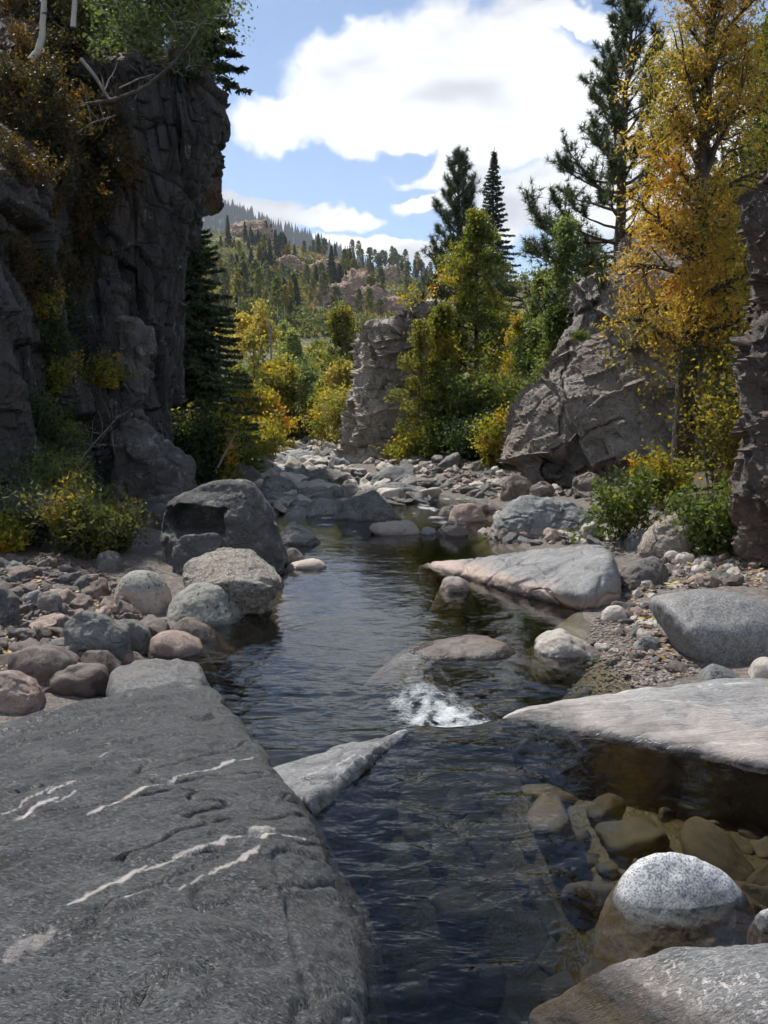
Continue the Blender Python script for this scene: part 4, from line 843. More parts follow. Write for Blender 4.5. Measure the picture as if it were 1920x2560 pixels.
# mid outcrop ------------------------------------------------------
prof = [(712, 806), (724, 782), (744, 770), (790, 769), (850, 762), (900, 752), (945, 736), (985, 726), (1020, 716), (1060, 710)]
net = []
for k, (py, nx) in enumerate(prof):
    Yn = 35.5 + np.interp(py, [705, 1020], [1.4, 0]); p = A(nx, py, Yn)
    up = [0, 0, 10, 40, 45, 50, 45][:7]
    tp = np.interp(py, [705, 760, 850], [1, .5, 0])
    r = [p + np.array([2.5, 6, 0]), p + np.array([.5, 2.2, 0]), p, A(nx + 35, py - 4 * tp, Yn - .9), A(nx + 75, py - 16 * tp, Yn - 1.3), A(nx + 100, py - 48 * tp, Yn - 1.1), A(nx + 140, py - 62 * tp, Yn - 1.0), A(nx + 172, py - 46 * tp, Yn + .8), A(nx + 190, py - 30 * tp, Yn + 6)]
    net.append(r)
net = [[q + np.array([0.3, 5, 0.2]) for q in net[0]]] + net
cliff('cliff', net, M_CLIFFM, 'stepped tan rock outcrop at the river bend in the middle distance', 190, 180,
      [('f', .12, 2.5, (1, 1, 1)), ('b', .36, .10, ((1, .2, .28, 1.5), (-.2, .12, 1, 1.9), (-.2, 1, 0, 1.8))), ('b', .14, .06, ((1, .2, .2, .7), (-.25, .1, 1, .85), (-.2, 1, 0, .9))), ('f', .05, .5, (1, 1, 1)), ('b', .05, .03, ((-.15, .1, 1, .22), (1, -.2, .1, .4), (.2, 1, 0, .4)))], seed=15,
      post=lambda V, n, s: (V, {'soil': .7 * sstep(.7, .85, n[:, 2])}))

# cliff cut by the right edge --------------------------------------
prof = [(380, 1655), (392, 1640), (440, 1622), (480, 1618), (530, 1634), (640, 1636), (700, 1622), (800, 1606), (900, 1612), (960, 1624), (1050, 1620), (1150, 1616), (1250, 1618), (1330, 1640)]
net = []
for k, (py, nx) in enumerate(prof):
    p = A(nx, py, 12.0); net.append([p + np.array([3.5, 5, 0]), p + np.array([.9, 1.6, 0]), p, A(nx + 30, py, 11.5), A(nx + 90, py, 11.1), A(nx + 200, py, 10.6), A(nx + 400, py, 10.2)])
net = [[q + np.array([1.5, 2, .2]) for q in net[0]]] + net
cliff('cliff', net, M_CLIFFE, 'dark rusty brown cliff wall cut by the right edge of the photo', 90, 220,
      [('f', .08, 1.2, (1, 1, 1)), ('b', .14, .04, ((.9, .3, .2, .7), (-.3, .95, .1, .7), (.2, .2, 1, 1.0))), ('b', .05, .025, ((.9, -.2, .3, .25), (.2, .95, .1, .3), (-.25, .1, 1, .4))), ('f', .025, .2, (1, 1, 1))], seed=21)
# ------------------------------------------------------------------ loose stones
rng = np.random.RandomState(42)
def stone_proto(k, mat, flat, round_=False):
    N = rng.normal(size=(13, 3)); N /= np.linalg.norm(N, axis=1)[:, None]; D = 0.75 + 0.45 * rng.rand(13)
    N = np.concatenate([N, np.eye(3), -np.eye(3)]); D = np.concatenate([D, 0.95 + .2 * rng.rand(6)])
    dirs, F = ico(4); inv = np.clip(dirs @ N.T, 1e-4, None) / D
    kk = 7 + 4 * rng.rand() if round_ else 16 + 30 * rng.rand(); r = (inv ** kk).sum(1) ** (-1 / kk); r = r / r.mean()
    V = dirs * r[:, None] * np.array([1.0, 0.78, flat]); V = V + vnormals(V, F) * (0.06 * fbm(V * 2.2 + k * 9, 4) + (0.02 if round_ else 0.08) * worley(V * 2.2 + k * 3)[2])[:, None]
    V[:, 2] -= V[:, 2].min() * 0.72
    return mesh_np('stone', V * 0.5, F, mat)
PROT = {}
for nm, mt in (('grey', M_GREY), ('blue', M_DARKG), ('pink', M_PINK), ('brown', M_BROWN), ('tan', M_TAN)):
    PROT[nm] = [stone_proto(len(PROT) * 7 + j, mt, fl) for j, fl in enumerate((0.38, 0.5, 0.66))]
placed = []
def scatter(name, n, sampler, sizes, kinds, label, group, sep=0.62, zoff=0.0, tries=14, cat='stone', flat=False, breaking=False):
    c = 0; t = 0
    while c < n and t < n * tries:
        t += 1
        x, y = sampler(); s = sizes(x, y)
        if any((x - a) ** 2 + (y - b) ** 2 < (sep * 0.5 * (s + r)) ** 2 for a, b, r in placed): continue
        placed.append((x, y, s))
        kind = kinds[rng.randint(len(kinds))]; me = PROT[kind][0 if flat else rng.randint(3)]
        z = gz(x, y) - 0.12 * s + zoff
        if breaking: z = max(z, float(zwater(np.array([x]), np.array([y]))[0]) - .10 * s)   # resting on the boulders below, breaking the surface
        ob = link(name, me, (x, y, z), label=label, cat=cat, group=group)
        ob.rotation_euler = (rng.normal() * .35, rng.normal() * .35, rng.rand() * 6.3)
        ob.scale = (s * (0.85 + .4 * rng.rand()), s * (0.8 + .4 * rng.rand()), s * (0.75 + .5 * rng.rand()))
        c += 1
    return c
def in_poly_px(poly, hit):
    P = np.array(poly, float); lo, hi = P.min(0), P.max(0)
    def inside(x, y):
        c = False; j = len(P) - 1
        for i in range(len(P)):
            if (P[i, 1] > y) != (P[j, 1] > y) and x < (P[j, 0] - P[i, 0]) * (y - P[i, 1]) / (P[j, 1] - P[i, 1]) + P[i, 0]: c = not c
            j = i
        return c
    def f():
        while True:
            x, y = lo + rng.rand(2) * (hi - lo)
            if inside(x, y):
                p = hit(x, y); return p[0], p[1]
    return f
lg = lambda m, s, a, b: (lambda x, y: float(np.clip(m * math.exp(s * rng.normal()), a, b)))
left_bank = in_poly_px([(-60, 1215), (120, 1200), (230, 1240), (300, 1330), (370, 1350), (300, 1400), (230, 1470), (60, 1500), (-60, 1480)], Gp)
scatter('cobble', 26, left_bank, lg(.29, .25, .2, .4), ['brown', 'brown', 'brown', 'grey', 'pink'], 'large cobble among the cobbles of the left bank', 'larger cobbles on the left bank', .7)
scatter('cobble', 260, left_bank, lg(.16, .4, .09, .3), ['grey', 'brown', 'brown', 'brown', 'blue', 'pink', 'grey'], 'small loose cobble on the left bank between the shrubs and the dark slab', 'small cobbles on the left bank', .55)
right_bank = in_poly_px([(1345, 1260), (1440, 1215), (1600, 1215), (1600, 1265), (1420, 1275), (1400, 1300), (1410, 1350), (1460, 1420), (1520, 1450), (1420, 1430), (1330, 1345), (1300, 1330)], Gp)
scatter('bar_stone', 130, right_bank, lg(.11, .45, .05, .3), ['grey', 'tan', 'tan', 'pink', 'blue'], 'loose stone on the gravel round the large smooth boulder', 'stones on the right gravel bar', .55)
shore = in_poly_px([(950, 1120), (1090, 1120), (1200, 1150), (1330, 1165), (1380, 1190), (1300, 1172), (1180, 1180), (1080, 1170)], Gp)
scatter('shore_stone', 80, shore, lg(.26, .4, .12, .6), ['grey', 'tan', 'pink', 'tan', 'blue'], 'pale stone at the waterline below the blue grey bedrock boulder', 'stones along the right shore', .6)
shore2 = in_poly_px([(800, 1000), (900, 985), (1000, 1000), (1100, 1030), (1100, 1075), (1050, 1080), (960, 1060), (860, 1030)], Gp)
scatter('shore_stone', 150, shore2, lg(.32, .45, .12, .8), ['grey', 'tan', 'pink', 'grey'], 'stone on the shore between the far outcrop and the right cliff', 'stones before the right cliff', .6)
shore3 = in_poly_px([(1095, 1068), (1180, 1040), (1290, 1060), (1300, 1090), (1280, 1085), (1180, 1066), (1100, 1080)], Gp)
scatter('shore_stone', 46, shore3, lg(.24, .4, .1, .5), ['grey', 'brown', 'tan'], 'stone lying along the very foot of the right cliff', 'stones at the foot of the right cliff', .7)
bar = in_poly_px([(530, 955), (640, 940), (720, 965), (730, 1000), (760, 1040), (830, 1060), (640, 1060), (580, 1050), (540, 1000)], Wp)
scatter('rapids_stone', 230, bar, lg(.66, .4, .28, 1.3), ['tan', 'tan', 'tan', 'grey', 'tan', 'blue'], 'pale rock in the field of stones across the far rapids', 'stones of the far rapids', .62, zoff=.03, flat=True, breaking=True)
mid_bar = in_poly_px([(560, 1050), (700, 1030), (900, 1040), (945, 1085), (720, 1104), (640, 1116), (590, 1104)], Wp)
scatter('midstream_stone', 95, mid_bar, lg(.75, .4, .3, 1.4), ['grey', 'tan', 'blue', 'grey', 'tan'], 'low flat stone in the riffle behind the pointed midstream rock', 'stones of the near riffle', .72, zoff=.1, flat=True, breaking=True)
# stones seen through the clear water on the right of the near pool
def pool_hit(x, y): return Zp(x, y, -.35)
sub_r = in_poly_px([(1130, 1690), (1250, 1600), (1659, 1690), (1659, 1850), (1640, 1960), (1300, 2010), (1220, 1950), (1160, 1800)], pool_hit)
for nm in ('brown', 'tan'):
    pass
M_SUBM = rock_mat('algae_covered_stone', (0.085, 0.050, 0.022), (0.23, 0.138, 0.062), tint=(0.14, 0.115, 0.075), scale=2.2, bump=.4, rough=.8, vary=.35)
PROT['alg'] = [stone_proto(91 + j, M_SUBM, fl, True) for j, fl in enumerate((0.34, 0.42, 0.5))]
placed = []
scatter('submerged_stone', 95, sub_r, lg(.36, .4, .15, .68), ['alg'], 'brown algae covered stone under the clear water beside the granite boulder', 'stones under the clear pool', .72)
sub_l = in_poly_px([(760, 1800), (900, 1690), (1100, 1690), (1180, 1900), (1100, 2200), (800, 2200)], lambda x, y: Zp(x, y, -1.0))
scatter('submerged_stone', 26, sub_l, lg(.34, .4, .15, .65), ['alg'], 'dim stone on the bed of the deep blue part of the pool', 'stones on the deep pool bed', .8)
hull_rock('submerged_rock', [Zp(1140, 1760, -.25), Zp(1170, 1720, -.2), Zp(1215, 1730, -.2), Zp(1235, 1780, -.3), Zp(1200, 1810, -.3), Zp(1150, 1800, -.3), Zp(1140, 1760, -.9), Zp(1235, 1780, -.9), Zp(1190, 1700, -.9)], M_TAN, 'pale green tinged rock under water left of the granite boulder', 'rock', sub=5, seed=171)

# fine gravel: uncountable
def gravel(name, samp, n, smin, smax, mat, label):
    dirs, F = ico(1); Vs = []; Fs = []; k = 0
    for _ in range(n):
        x, y = samp(); s = smin + (smax - smin) * rng.rand() ** 2
        R = Matrix.Rotation(rng.rand() * 6.3, 3, 'Z') @ Matrix.Rotation(rng.normal() * .3, 3, 'X')
        v = dirs * (0.75 + .5 * rng.rand(len(dirs), 1)) * np.array([1, .8, .55]) * s * .5
        Vs.append(v @ np.array(R).T + np.array([x, y, gz(x, y) + s * .12])); Fs.append(F + k); k += len(dirs)
    link(name, mesh_np(name, np.concatenate(Vs), np.concatenate(Fs), mat, smooth=False), label=label, cat='gravel', kind='stuff')
M_PEB = rock_mat('mixed_pebbles', (0.13, 0.10, 0.085), (0.38, 0.33, 0.29), tint=(0.30, 0.18, 0.13), scale=9, bump=.2, rough=.8)
bank2 = in_poly_px([(1225, 1450), (1290, 1335), (1390, 1305), (1415, 1390), (1510, 1455), (1400, 1485), (1250, 1495)], Gp)
scatter('bar_stone', 45, bank2, lg(.09, .45, .05, .22), ['grey', 'brown', 'tan', 'brown'], 'small stone on the gravel between the tilted slab and the flat shelf', 'stones on the wet gravel', .7)
gravel('gravel', bank2, 2200, .015, .065, M_PEB, 'brown wet gravel sloping into the water by the smooth boulder')
bank3 = in_poly_px([(1420, 1220), (1640, 1170), (1659, 1275), (1560, 1262), (1400, 1280)], Gp)
scatter('bar_stone', 60, bank3, lg(.15, .45, .07, .32), ['grey', 'tan', 'brown', 'pink'], 'loose stone in front of the right edge cliff', 'stones before the edge cliff', .6)
gravel('gravel', bank3, 900, .02, .08, M_PEB, 'gravel in front of the right edge cliff')
gravel('gravel', right_bank, 1000, .02, .075, M_PEB, 'fine mixed gravel beside the large smooth boulder')
gravel('gravel', shore2, 700, .05, .16, M_PEB, 'coarse gravel on the shore between the far outcrop and the right cliff')
gravel('gravel', left_bank, 1500, .03, .10, M_PEB, 'fine gravel between the cobbles of the left bank')

# yellow leaves fallen on the banks: uncountable
m_, nt_f = new_mat('fallen_leaf'); oi_ = nd(nt_f, 'ShaderNodeAttribute', {}, 0, attribute_name='tint')
finish(m_, nt_f, nd(nt_f, 'ShaderNodeBsdfPrincipled', {'Base Color': oi_, 'Roughness': .7}))
def litter(samp, n, label):
    V = []; C_ = []
    for _ in range(n):
        x, y = samp(); z = gz(x, y) + .012 + .03 * rng.rand(); a = rng.rand() * 6.3; l = .03 + .035 * rng.rand()
        u = np.array([math.cos(a), math.sin(a), rng.normal() * .25]) * l; v = np.array([-math.sin(a), math.cos(a), rng.normal() * .25]) * l * .5; p = np.array([x, y, z])
        V += [p - u, p + v, p + u, p - v]; c = ((.42, .28, .05), (.30, .16, .05), (.16, .09, .045), (.38, .33, .08))[rng.randint(4)]; C_ += [c] * 4
    link('fallen_leaves', mesh_np('fallen_leaves', V, np.arange(len(V)).reshape(-1, 4), m_, cols=np.array(C_), smooth=False), label=label, cat='leaves', kind='stuff')
litter(left_bank, 260, 'yellow and brown leaves fallen on the left bank'); litter(bank3, 160, 'fallen leaves before the right edge cliff'); litter(right_bank, 140, 'fallen leaves round the smooth boulder')
# ------------------------------------------------------------------ vegetation
def mat_leaf(name, trans=0.55, rough=0.55):
    m, nt = new_mat(name)
    c = nd(nt, 'ShaderNodeAttribute', {}, 0, attribute_name='tint')
    d = nd(nt, 'ShaderNodeBsdfPrincipled', {'Base Color': c, 'Roughness': rough, 'Specular IOR Level': 0.35})
    t = nd(nt, 'ShaderNodeBsdfTranslucent', {0: nd(nt, 'ShaderNodeVectorMath', {0: c, 1: (1.25, 1.2, 0.8)}, 0, operation='MULTIPLY')})
    return finish(m, nt, nd(nt, 'ShaderNodeMixShader', {0: trans, 1: d, 2: t}))
def mat_bark(name, a, b, scale=6.0, stretch=(1, 1, .25), marks=None):
    m, nt = new_mat(name)
    tc = mapping(nt, nd(nt, 'ShaderNodeTexCoord', {}, 3), stretch)
    n1 = noise(nt, tc, scale, 6, .65); n2 = noise(nt, tc, scale * 5, 4, .6)
    col = mixc(nt, ramp(nt, n1, (.35, 0.), (.65, 1.)), a, b)
    if marks is not None:
        n3 = noise(nt, mapping(nt, nd(nt, 'ShaderNodeTexCoord', {}, 3), (1, 1, 4)), 3.5, 4, .6)
        col = mixc(nt, ramp(nt, n3, (.60, 0.), (.66, 1.)), col, marks)
    bp = nd(nt, 'ShaderNodeBump', {'Strength': .8, 'Distance': .03, 'Height': mth(nt, 'ADD', n1, mth(nt, 'MULTIPLY', n2, .5))})
    return finish(m, nt, nd(nt, 'ShaderNodeBsdfPrincipled', {'Base Color': col, 'Roughness': .9, 'Normal': bp}))
M_LEAF = mat_leaf('autumn_leaf'); M_NEEDLE = mat_leaf('needles', 0.18, 0.6)
M_BARK = mat_bark('dark_bark', (.035, .028, .022), (.10, .085, .07)); M_PBARK = mat_bark('pine_bark', (.045, .030, .022), (.14, .085, .06), 4)
M_ASPEN = mat_bark('aspen_bark', (.30, .29, .26), (.50, .49, .45), 3, marks=(.04, .04, .04)); M_DEAD = mat_bark('weathered_wood', (.17, .155, .14), (.36, .34, .31), 8, (1, 1, .3))
M_TWIG = mat_bark('brown_twigs', (.06, .045, .035), (.13, .10, .08))

class Wood:
    def __init__(s): s.V = []; s.F = []; s.n = 0
    def tube(s, P, R, k=6):
        P = np.asarray(P, float); R = np.asarray(R, float); T = np.gradient(P, axis=0); T /= np.maximum(np.linalg.norm(T, axis=1)[:, None], 1e-9)
        ref = np.array([0.3, 0.9, 0.1]) if abs(T[0, 2]) > .7 else np.array([0, 0, 1.0])
        B = np.cross(T, ref); B /= np.maximum(np.linalg.norm(B, axis=1)[:, None], 1e-9); N = np.cross(B, T)
        a = np.arange(k) * 2 * math.pi / k
        V = P[:, None] + R[:, None, None] * (np.cos(a)[None, :, None] * B[:, None] + np.sin(a)[None, :, None] * N[:, None])
        m = len(P); i = np.arange(m - 1)[:, None] * k; j = np.arange(k)[None]
        F = np.stack([i + j, i + (j + 1) % k, i + k + (j + 1) % k, i + k + j], -1).reshape(-1, 4)
        s.V.append(V.reshape(-1, 3)); s.F.append(F + s.n); s.n += m * k
    def mesh(s, name, mat): return mesh_np(name, np.concatenate(s.V), np.concatenate(s.F), mat)
def bend(p, d, L, n, rs, wob=.12, up=0.0):
    out = [np.array(p, float)]; d = np.array(d, float); d /= np.linalg.norm(d)
    for _ in range(n):
        d = d + rs.normal(size=3) * wob + np.array([0, 0, up]); d /= np.linalg.norm(d); out.append(out[-1] + d * L / n)
    return np.array(out)
def leaves(C, size, aspect, cols, rs, dirs=None, droop=0.0):
    n = len(C)
    if n == 0: C = np.zeros((1, 3)); n = 1; cols = np.zeros((1, 3)) + .1
    D = rs.normal(size=(n, 3)) if dirs is None else dirs + rs.normal(size=(n, 3)) * .55
    D[:, 2] -= droop; D /= np.linalg.norm(D, axis=1)[:, None]
    S = np.cross(D, rs.normal(size=(n, 3))); S /= np.maximum(np.linalg.norm(S, axis=1)[:, None], 1e-6)
    L = size * (0.65 + 0.7 * rs.rand(n, 1)); W = L * aspect * .5
    V = np.stack([C - D * L * .35 + S * W * 1.25, C - D * L * .35 - S * W * 1.25, C + D * L * .65], 1).reshape(-1, 3)
    F = np.arange(n * 3).reshape(-1, 3)
    return V, F, np.repeat(cols, 3, 0)
def pal(C, rs, stops, freq=.5, jit=.18, bias=None, seed=0):
    v = .5 + .55 * fbm(C * freq + seed * 5.3, 3) + jit * rs.normal(size=len(C))
    if bias is not None: v = v + bias
    st = np.array([s[0] for s in stops]); cs = np.array([s[1] for s in stops])
    c = np.stack([np.interp(v, st, cs[:, k]) for k in range(3)], 1)
    return c * (0.75 + .5 * rs.rand(len(C), 1))
GOLD = [(0, (.19, .20, .05)), (.35, (.34, .29, .06)), (.62, (.50, .36, .065)), (.9, (.58, .34, .05)), (1.15, (.56, .27, .035))]
YELL = [(0, (.15, .19, .055)), (.4, (.26, .27, .075)), (.75, (.39, .345, .085)), (1.05, (.52, .38, .07))]
OLIVE = [(0, (0.115, 0.149, 0.024)), (.4, (0.216, 0.236, 0.030)), (.7, (0.378, 0.317, 0.032)), (.95, (0.594, 0.338, 0.030)), (1.1, (0.702, 0.324, 0.027))]
GREEN = [(0, (0.060, 0.096, 0.024)), (.5, (0.114, 0.162, 0.036)), (.8, (0.168, 0.204, 0.043)), (1, (0.240, 0.228, 0.048))]
ASPG = [(0, (0.138, 0.194, 0.069)), (.5, (0.225, 0.281, 0.094)), (1, (0.325, 0.350, 0.112))]
BRUSH = [(0, (.024, .028, .012)), (.42, (.05, .048, .016)), (.7, (.085, .06, .016)), (.92, (.17, .09, .016)), (1.1, (.24, .10, .015))]
DARKG = [(0, (.022, .042, .018)), (.6, (.040, .068, .028)), (1, (.065, .09, .035))]

def decid(name, label, cat, base, H, R, r0=.12, cb=.2, nl=26, nt_=5, per=14, leaf=.09, asp=.6, sig=.22, stops=GREEN, freq=.5, lean=(0, 0), bark=None, seed=1, shape='oval', up=.35, group=None, bias=None, droop=0., trunk_pts=None, twigw=True):
    rs = np.random.RandomState(seed); wd = Wood()
    n = 12; t = np.linspace(0, 1, n)
    if trunk_pts is None:
        P = np.stack([lean[0] * t + .05 * H * .3 * np.cumsum(rs.normal(size=n)) * .12, lean[1] * t + .05 * H * .3 * np.cumsum(rs.normal(size=n)) * .12, H * t], 1); P[0] = 0
    else:
        tp = np.array(trunk_pts, float); tt = np.linspace(0, 1, len(tp)); P = np.stack([np.interp(t, tt, tp[:, k]) for k in range(3)], 1)
    wd.tube(P, r0 * (1 - .88 * t) + .006, 9)
    C = []
    for k in range(nl):
        f = cb + (0.985 - cb) * (k + rs.rand() * .8) / nl
        p = np.array([np.interp(f, t, P[:, j]) for j in range(3)]); ct = (f - cb) / (1 - cb)
        if shape == 'oval': rr = R * max(.18, math.sin(math.pi * (.12 + .82 * ct)) ** .7)
        elif shape == 'spire': rr = R * min(1.0, (1.04 - ct) * 1.25) ** .9 * (.7 + .3 * min(1, ct * 4))
        elif shape == 'cone': rr = R * (1.05 - .92 * ct)
        else: rr = R * (.75 + .25 * math.sin(math.pi * ct)) * (1 if ct < .85 else (1 - ct) / .15 * .7 + .3)
        az_ = k * 2.4 + rs.rand() * .9; el_ = rad((15 if shape == 'col' else 2) + 48 * ct + 12 * rs.normal())
        d = np.array([math.cos(az_) * math.cos(el_), math.sin(az_) * math.cos(el_), math.sin(el_)])
        L = rr * (0.35 + .95 * rs.rand()) * (1.0 if shape == 'col' else 1.12)
        q = bend(p, d, L, 6, rs, .16, up * (.18 if shape == 'col' else .09))
        rr0 = r0 * (1 - .85 * f) * .5 + .008
        wd.tube(q, np.linspace(rr0, .006, 7), 4)
        for j in range(nt_):
            i0 = 2 + rs.rand() * 3.9; b = q[int(i0)] * (1 - i0 % 1) + q[min(int(i0) + 1, 6)] * (i0 % 1)
            dd = (q[-1] - q[0]) / max(L, .01) + rs.normal(size=3) * .75
            tw = bend(b, dd, L * (.25 + .35 * rs.rand()), 3, rs, .25, .06)
            if twigw: wd.tube(tw, np.linspace(rr0 * .4, .004, 4), 3)
            for a in (0.45, .75, 1.0):
                c0 = tw[0] * (1 - a) + tw[-1] * a
                C.append(c0 + rs.normal(size=(per, 3)) * sig * np.array([1, 1, .8]))
    C = np.concatenate(C); C = C[C[:, 2] > .05]
    bz = None if bias is None else bias(C, H)
    root = link(name, None, tuple(base), label=label, cat=cat, group=group)
    link('trunk', wd.mesh('trunk', bark or M_BARK), parent=root)
    V, F, cc = leaves(C, leaf, asp, pal(C, rs, stops, freq, bias=bz, seed=seed), rs, droop=droop)
    link('crown', mesh_np('crown', V, F, M_LEAF, cols=cc, smooth=False), parent=root)
    return root

def spruce(name, label, base, H, R, seed=1, dens=1.0, stops=DARKG, group=None, parts=True, pw=1.0, r0=None, bare=.06, sag=.35, nl=.055):
    rs = np.random.RandomState(seed); wd = Wood(); r0 = r0 or H * .014
    t = np.linspace(0, 1, 10); P = np.stack([.02 * H * np.cumsum(rs.normal(size=10)) * .06, .02 * H * np.cumsum(rs.normal(size=10)) * .06, H * t], 1); P[0] = 0
    wd.tube(P, r0 * (1 - .95 * t) + .004, 7); C = []; D = []
    nb = int(H * 20 * dens)
    for k in range(nb):
        f = bare + (1 - bare) * (k / nb) ** .9; z = f * H * .985; rr = R * (1 - f) ** pw * (0.65 + .5 * rs.rand()) + .06
        az_ = k * 2.39996 + rs.rand() * .6; p = np.array([np.interp(f, t, P[:, 0]), np.interp(f, t, P[:, 1]), z])
        m = 7; s_ = np.linspace(0, 1, m)
        q = p + np.stack([np.cos(az_) * rr * s_, np.sin(az_) * rr * s_, (-sag * s_ + .5 * sag * s_ ** 2.2) * rr + (.25 * rr * s_ if f > .75 else 0)], 1)
        wd.tube(q, np.linspace(.012 + .01 * rr, .004, m), 4)
        ns = int(6 + 34 * rr * dens)
        u = rs.rand(ns) ** .75; side = rs.choice([-1, 1], ns); ln = (1 - u) * .42 * rr * rs.rand(ns) + .04
        c0 = np.stack([np.interp(u, s_, q[:, j]) for j in range(3)], 1); ax = np.array([math.cos(az_), math.sin(az_), 0]); sd = np.array([-math.sin(az_), math.cos(az_), 0])
        off = (sd[None] * side[:, None] * .8 + ax[None] * .6) * ln[:, None]; off[:, 2] -= ln * .35 * rs.rand(ns)
        for w_ in (0.25, .6, 1.0):
            C.append(c0 + off * w_ + rs.normal(size=(ns, 3)) * .02); D.append(off / ln[:, None] + np.array([0, 0, .1]))
    C = np.concatenate(C); D = np.concatenate(D)
    cols = pal(C, rs, stops, .7, .2, seed=seed)
    V, F, cc = leaves(C, nl * 3.2, .34, cols, rs, dirs=D)
    if not parts: return wd, V, F, cc
    root = link(name, None, tuple(base), label=label, cat='tree', group=group)
    link('trunk', wd.mesh('trunk', M_BARK), parent=root)
    link('crown', mesh_np('crown', V, F, M_NEEDLE, cols=cc, smooth=False), parent=root)
    return root

def pine(name, label, base, H, prof, seed=1, nbr=70, lean=(0, 0), r0=.2, tuft=.17, nn=16, stops=DARKG, group=None, bare=.12, cluster=7):
    """long-needled pine: limbs that turn up at the tips and end in needle tufts; prof(f, az) = branch length"""
    rs = np.random.RandomState(seed); wd = Wood(); t = np.linspace(0, 1, 12)
    P = np.stack([lean[0] * t + .04 * np.cumsum(rs.normal(size=12)), lean[1] * t + .04 * np.cumsum(rs.normal(size=12)), H * t], 1); P[0] = 0
    wd.tube(P, r0 * (1 - .92 * t) + .01, 9); T = []; TD = []
    for k in range(nbr):
        f = bare + (.985 - bare) * ((k + rs.rand()) / nbr) ** .95; az_ = k * 2.39996 + rs.rand()
        p = np.array([np.interp(f, t, P[:, j]) for j in range(3)]); L = prof(f, az_) * (.7 + .45 * rs.rand())
        el_ = rad(-8 + 58 * f ** 1.3 + 8 * rs.normal()); d = np.array([math.cos(az_) * math.cos(el_), math.sin(az_) * math.cos(el_), math.sin(el_)])
        q = bend(p, d, L, 7, rs, .10, .09); wd.tube(q, np.linspace(.018 + .018 * L, .008, 8), 5)
        nb = max(3, int(L * cluster))
        for j in range(nb):
            u = (.25 + .75 * rs.rand() ** .7) if f > .35 else (.45 + .55 * rs.rand() ** .7)
            b = np.array([np.interp(u * 7, range(8), q[:, a]) for a in range(3)])
            dd = (q[-1] - q[-3]); dd = dd / np.linalg.norm(dd) + rs.normal(size=3) * .7 + np.array([0, 0, .55])
            tw = bend(b, dd, .16 + .30 * L * (1 - u * .5) * rs.rand(), 3, rs, .2, .2); wd.tube(tw, np.linspace(.011, .006, 4), 4)
            for a in (tw[1], tw[2], tw[3]):
                T.append(a); TD.append(tw[3] - tw[2])
    T = np.array(T); TD = np.array(TD); TD /= np.maximum(np.linalg.norm(TD, axis=1)[:, None], 1e-6)
    C = np.repeat(T, nn, 0); D = np.repeat(TD, nn, 0) * .75 + rs.normal(size=(len(C), 3)) * .75; D /= np.linalg.norm(D, axis=1)[:, None]
    Ln = tuft * (.6 + .6 * rs.rand(len(C), 1)); cols = np.repeat(pal(T, rs, stops, .6, .2, seed=seed), nn, 0) * (.8 + .4 * rs.rand(len(C), 1))
    S = np.cross(D, rs.normal(size=C.shape)); S /= np.linalg.norm(S, axis=1)[:, None]; wdt = .013
    V = np.stack([C - S * wdt, C + S * wdt, C + D * Ln], 1).reshape(-1, 3); F = np.arange(len(V)).reshape(-1, 3)
    root = link(name, None, tuple(base), label=label, cat='tree', group=group)
    link('trunk', wd.mesh('trunk', M_PBARK), parent=root)
    link('crown', mesh_np('crown', V, F, M_NEEDLE, cols=np.repeat(cols, 3, 0), smooth=False), parent=root)
    return root

def shrub(name, label, base, H, R, ns=22, per=8, leaf=.06, asp=.45, stops=GREEN, seed=1, freq=1.2, sig=.07, group=None, up=.1, cat='shrub', bark=None, root=None, rot=0):
    rs = np.random.RandomState(seed); wd = Wood(); C = []; D = []
    for k in range(ns):
        a = rs.rand() * 6.3; el_ = rad(35 + 50 * rs.rand()); d = np.array([math.cos(a) * math.cos(el_) * R / H * 1.6, math.sin(a) * math.cos(el_) * R / H * 1.6, math.sin(el_)])
        q = bend(rs.normal(size=3) * np.array([R * .18, R * .18, 0]), d, H * (.6 + .55 * rs.rand()), 7, rs, .13, -.03 + up * .3); q[:, 2] = np.maximum(q[:, 2], .02); wd.tube(q, np.linspace(.012, .004, 8), 3)
        for j in range(9):
            u = .2 + .8 * (j + rs.rand()) / 9; b = np.array([np.interp(u * 7, range(8), q[:, i]) for i in range(3)])
            tw = bend(b, rs.normal(size=3) + np.array([0, 0, .5]), .18 * H * (1.2 - u) + .06, 2, rs, .2)
            if j % 2: wd.tube(tw, np.linspace(.005, .003, 3), 3)
            C.append(tw[rs.randint(0, 3, per)] + rs.normal(size=(per, 3)) * sig); D.append(np.repeat((tw[-1] - tw[0])[None], per, 0))
    C = np.concatenate(C); D = np.concatenate(D); D /= np.maximum(np.linalg.norm(D, axis=1)[:, None], 1e-6)
    C[:, 2] = np.maximum(C[:, 2], .03)
    r_ = link(name, None, tuple(base), label=label, cat=cat, group=group)
    link('stems', wd.mesh('stems', bark or M_TWIG), parent=r_)
    V, F, cc = leaves(C, leaf, asp, pal(C, rs, stops, freq, seed=seed), rs, dirs=D)
    link('foliage', mesh_np('foliage', V, F, M_LEAF, cols=cc, smooth=False), parent=r_)
    return r_
def onG(dx, dy, Y, sink=.1):
    p = A(dx, dy, Y); p[2] = gz(p[0], p[1]) - sink; return p
def topH(dx, dy, Y, base): return A(dx, dy, Y)[2] - base[2]

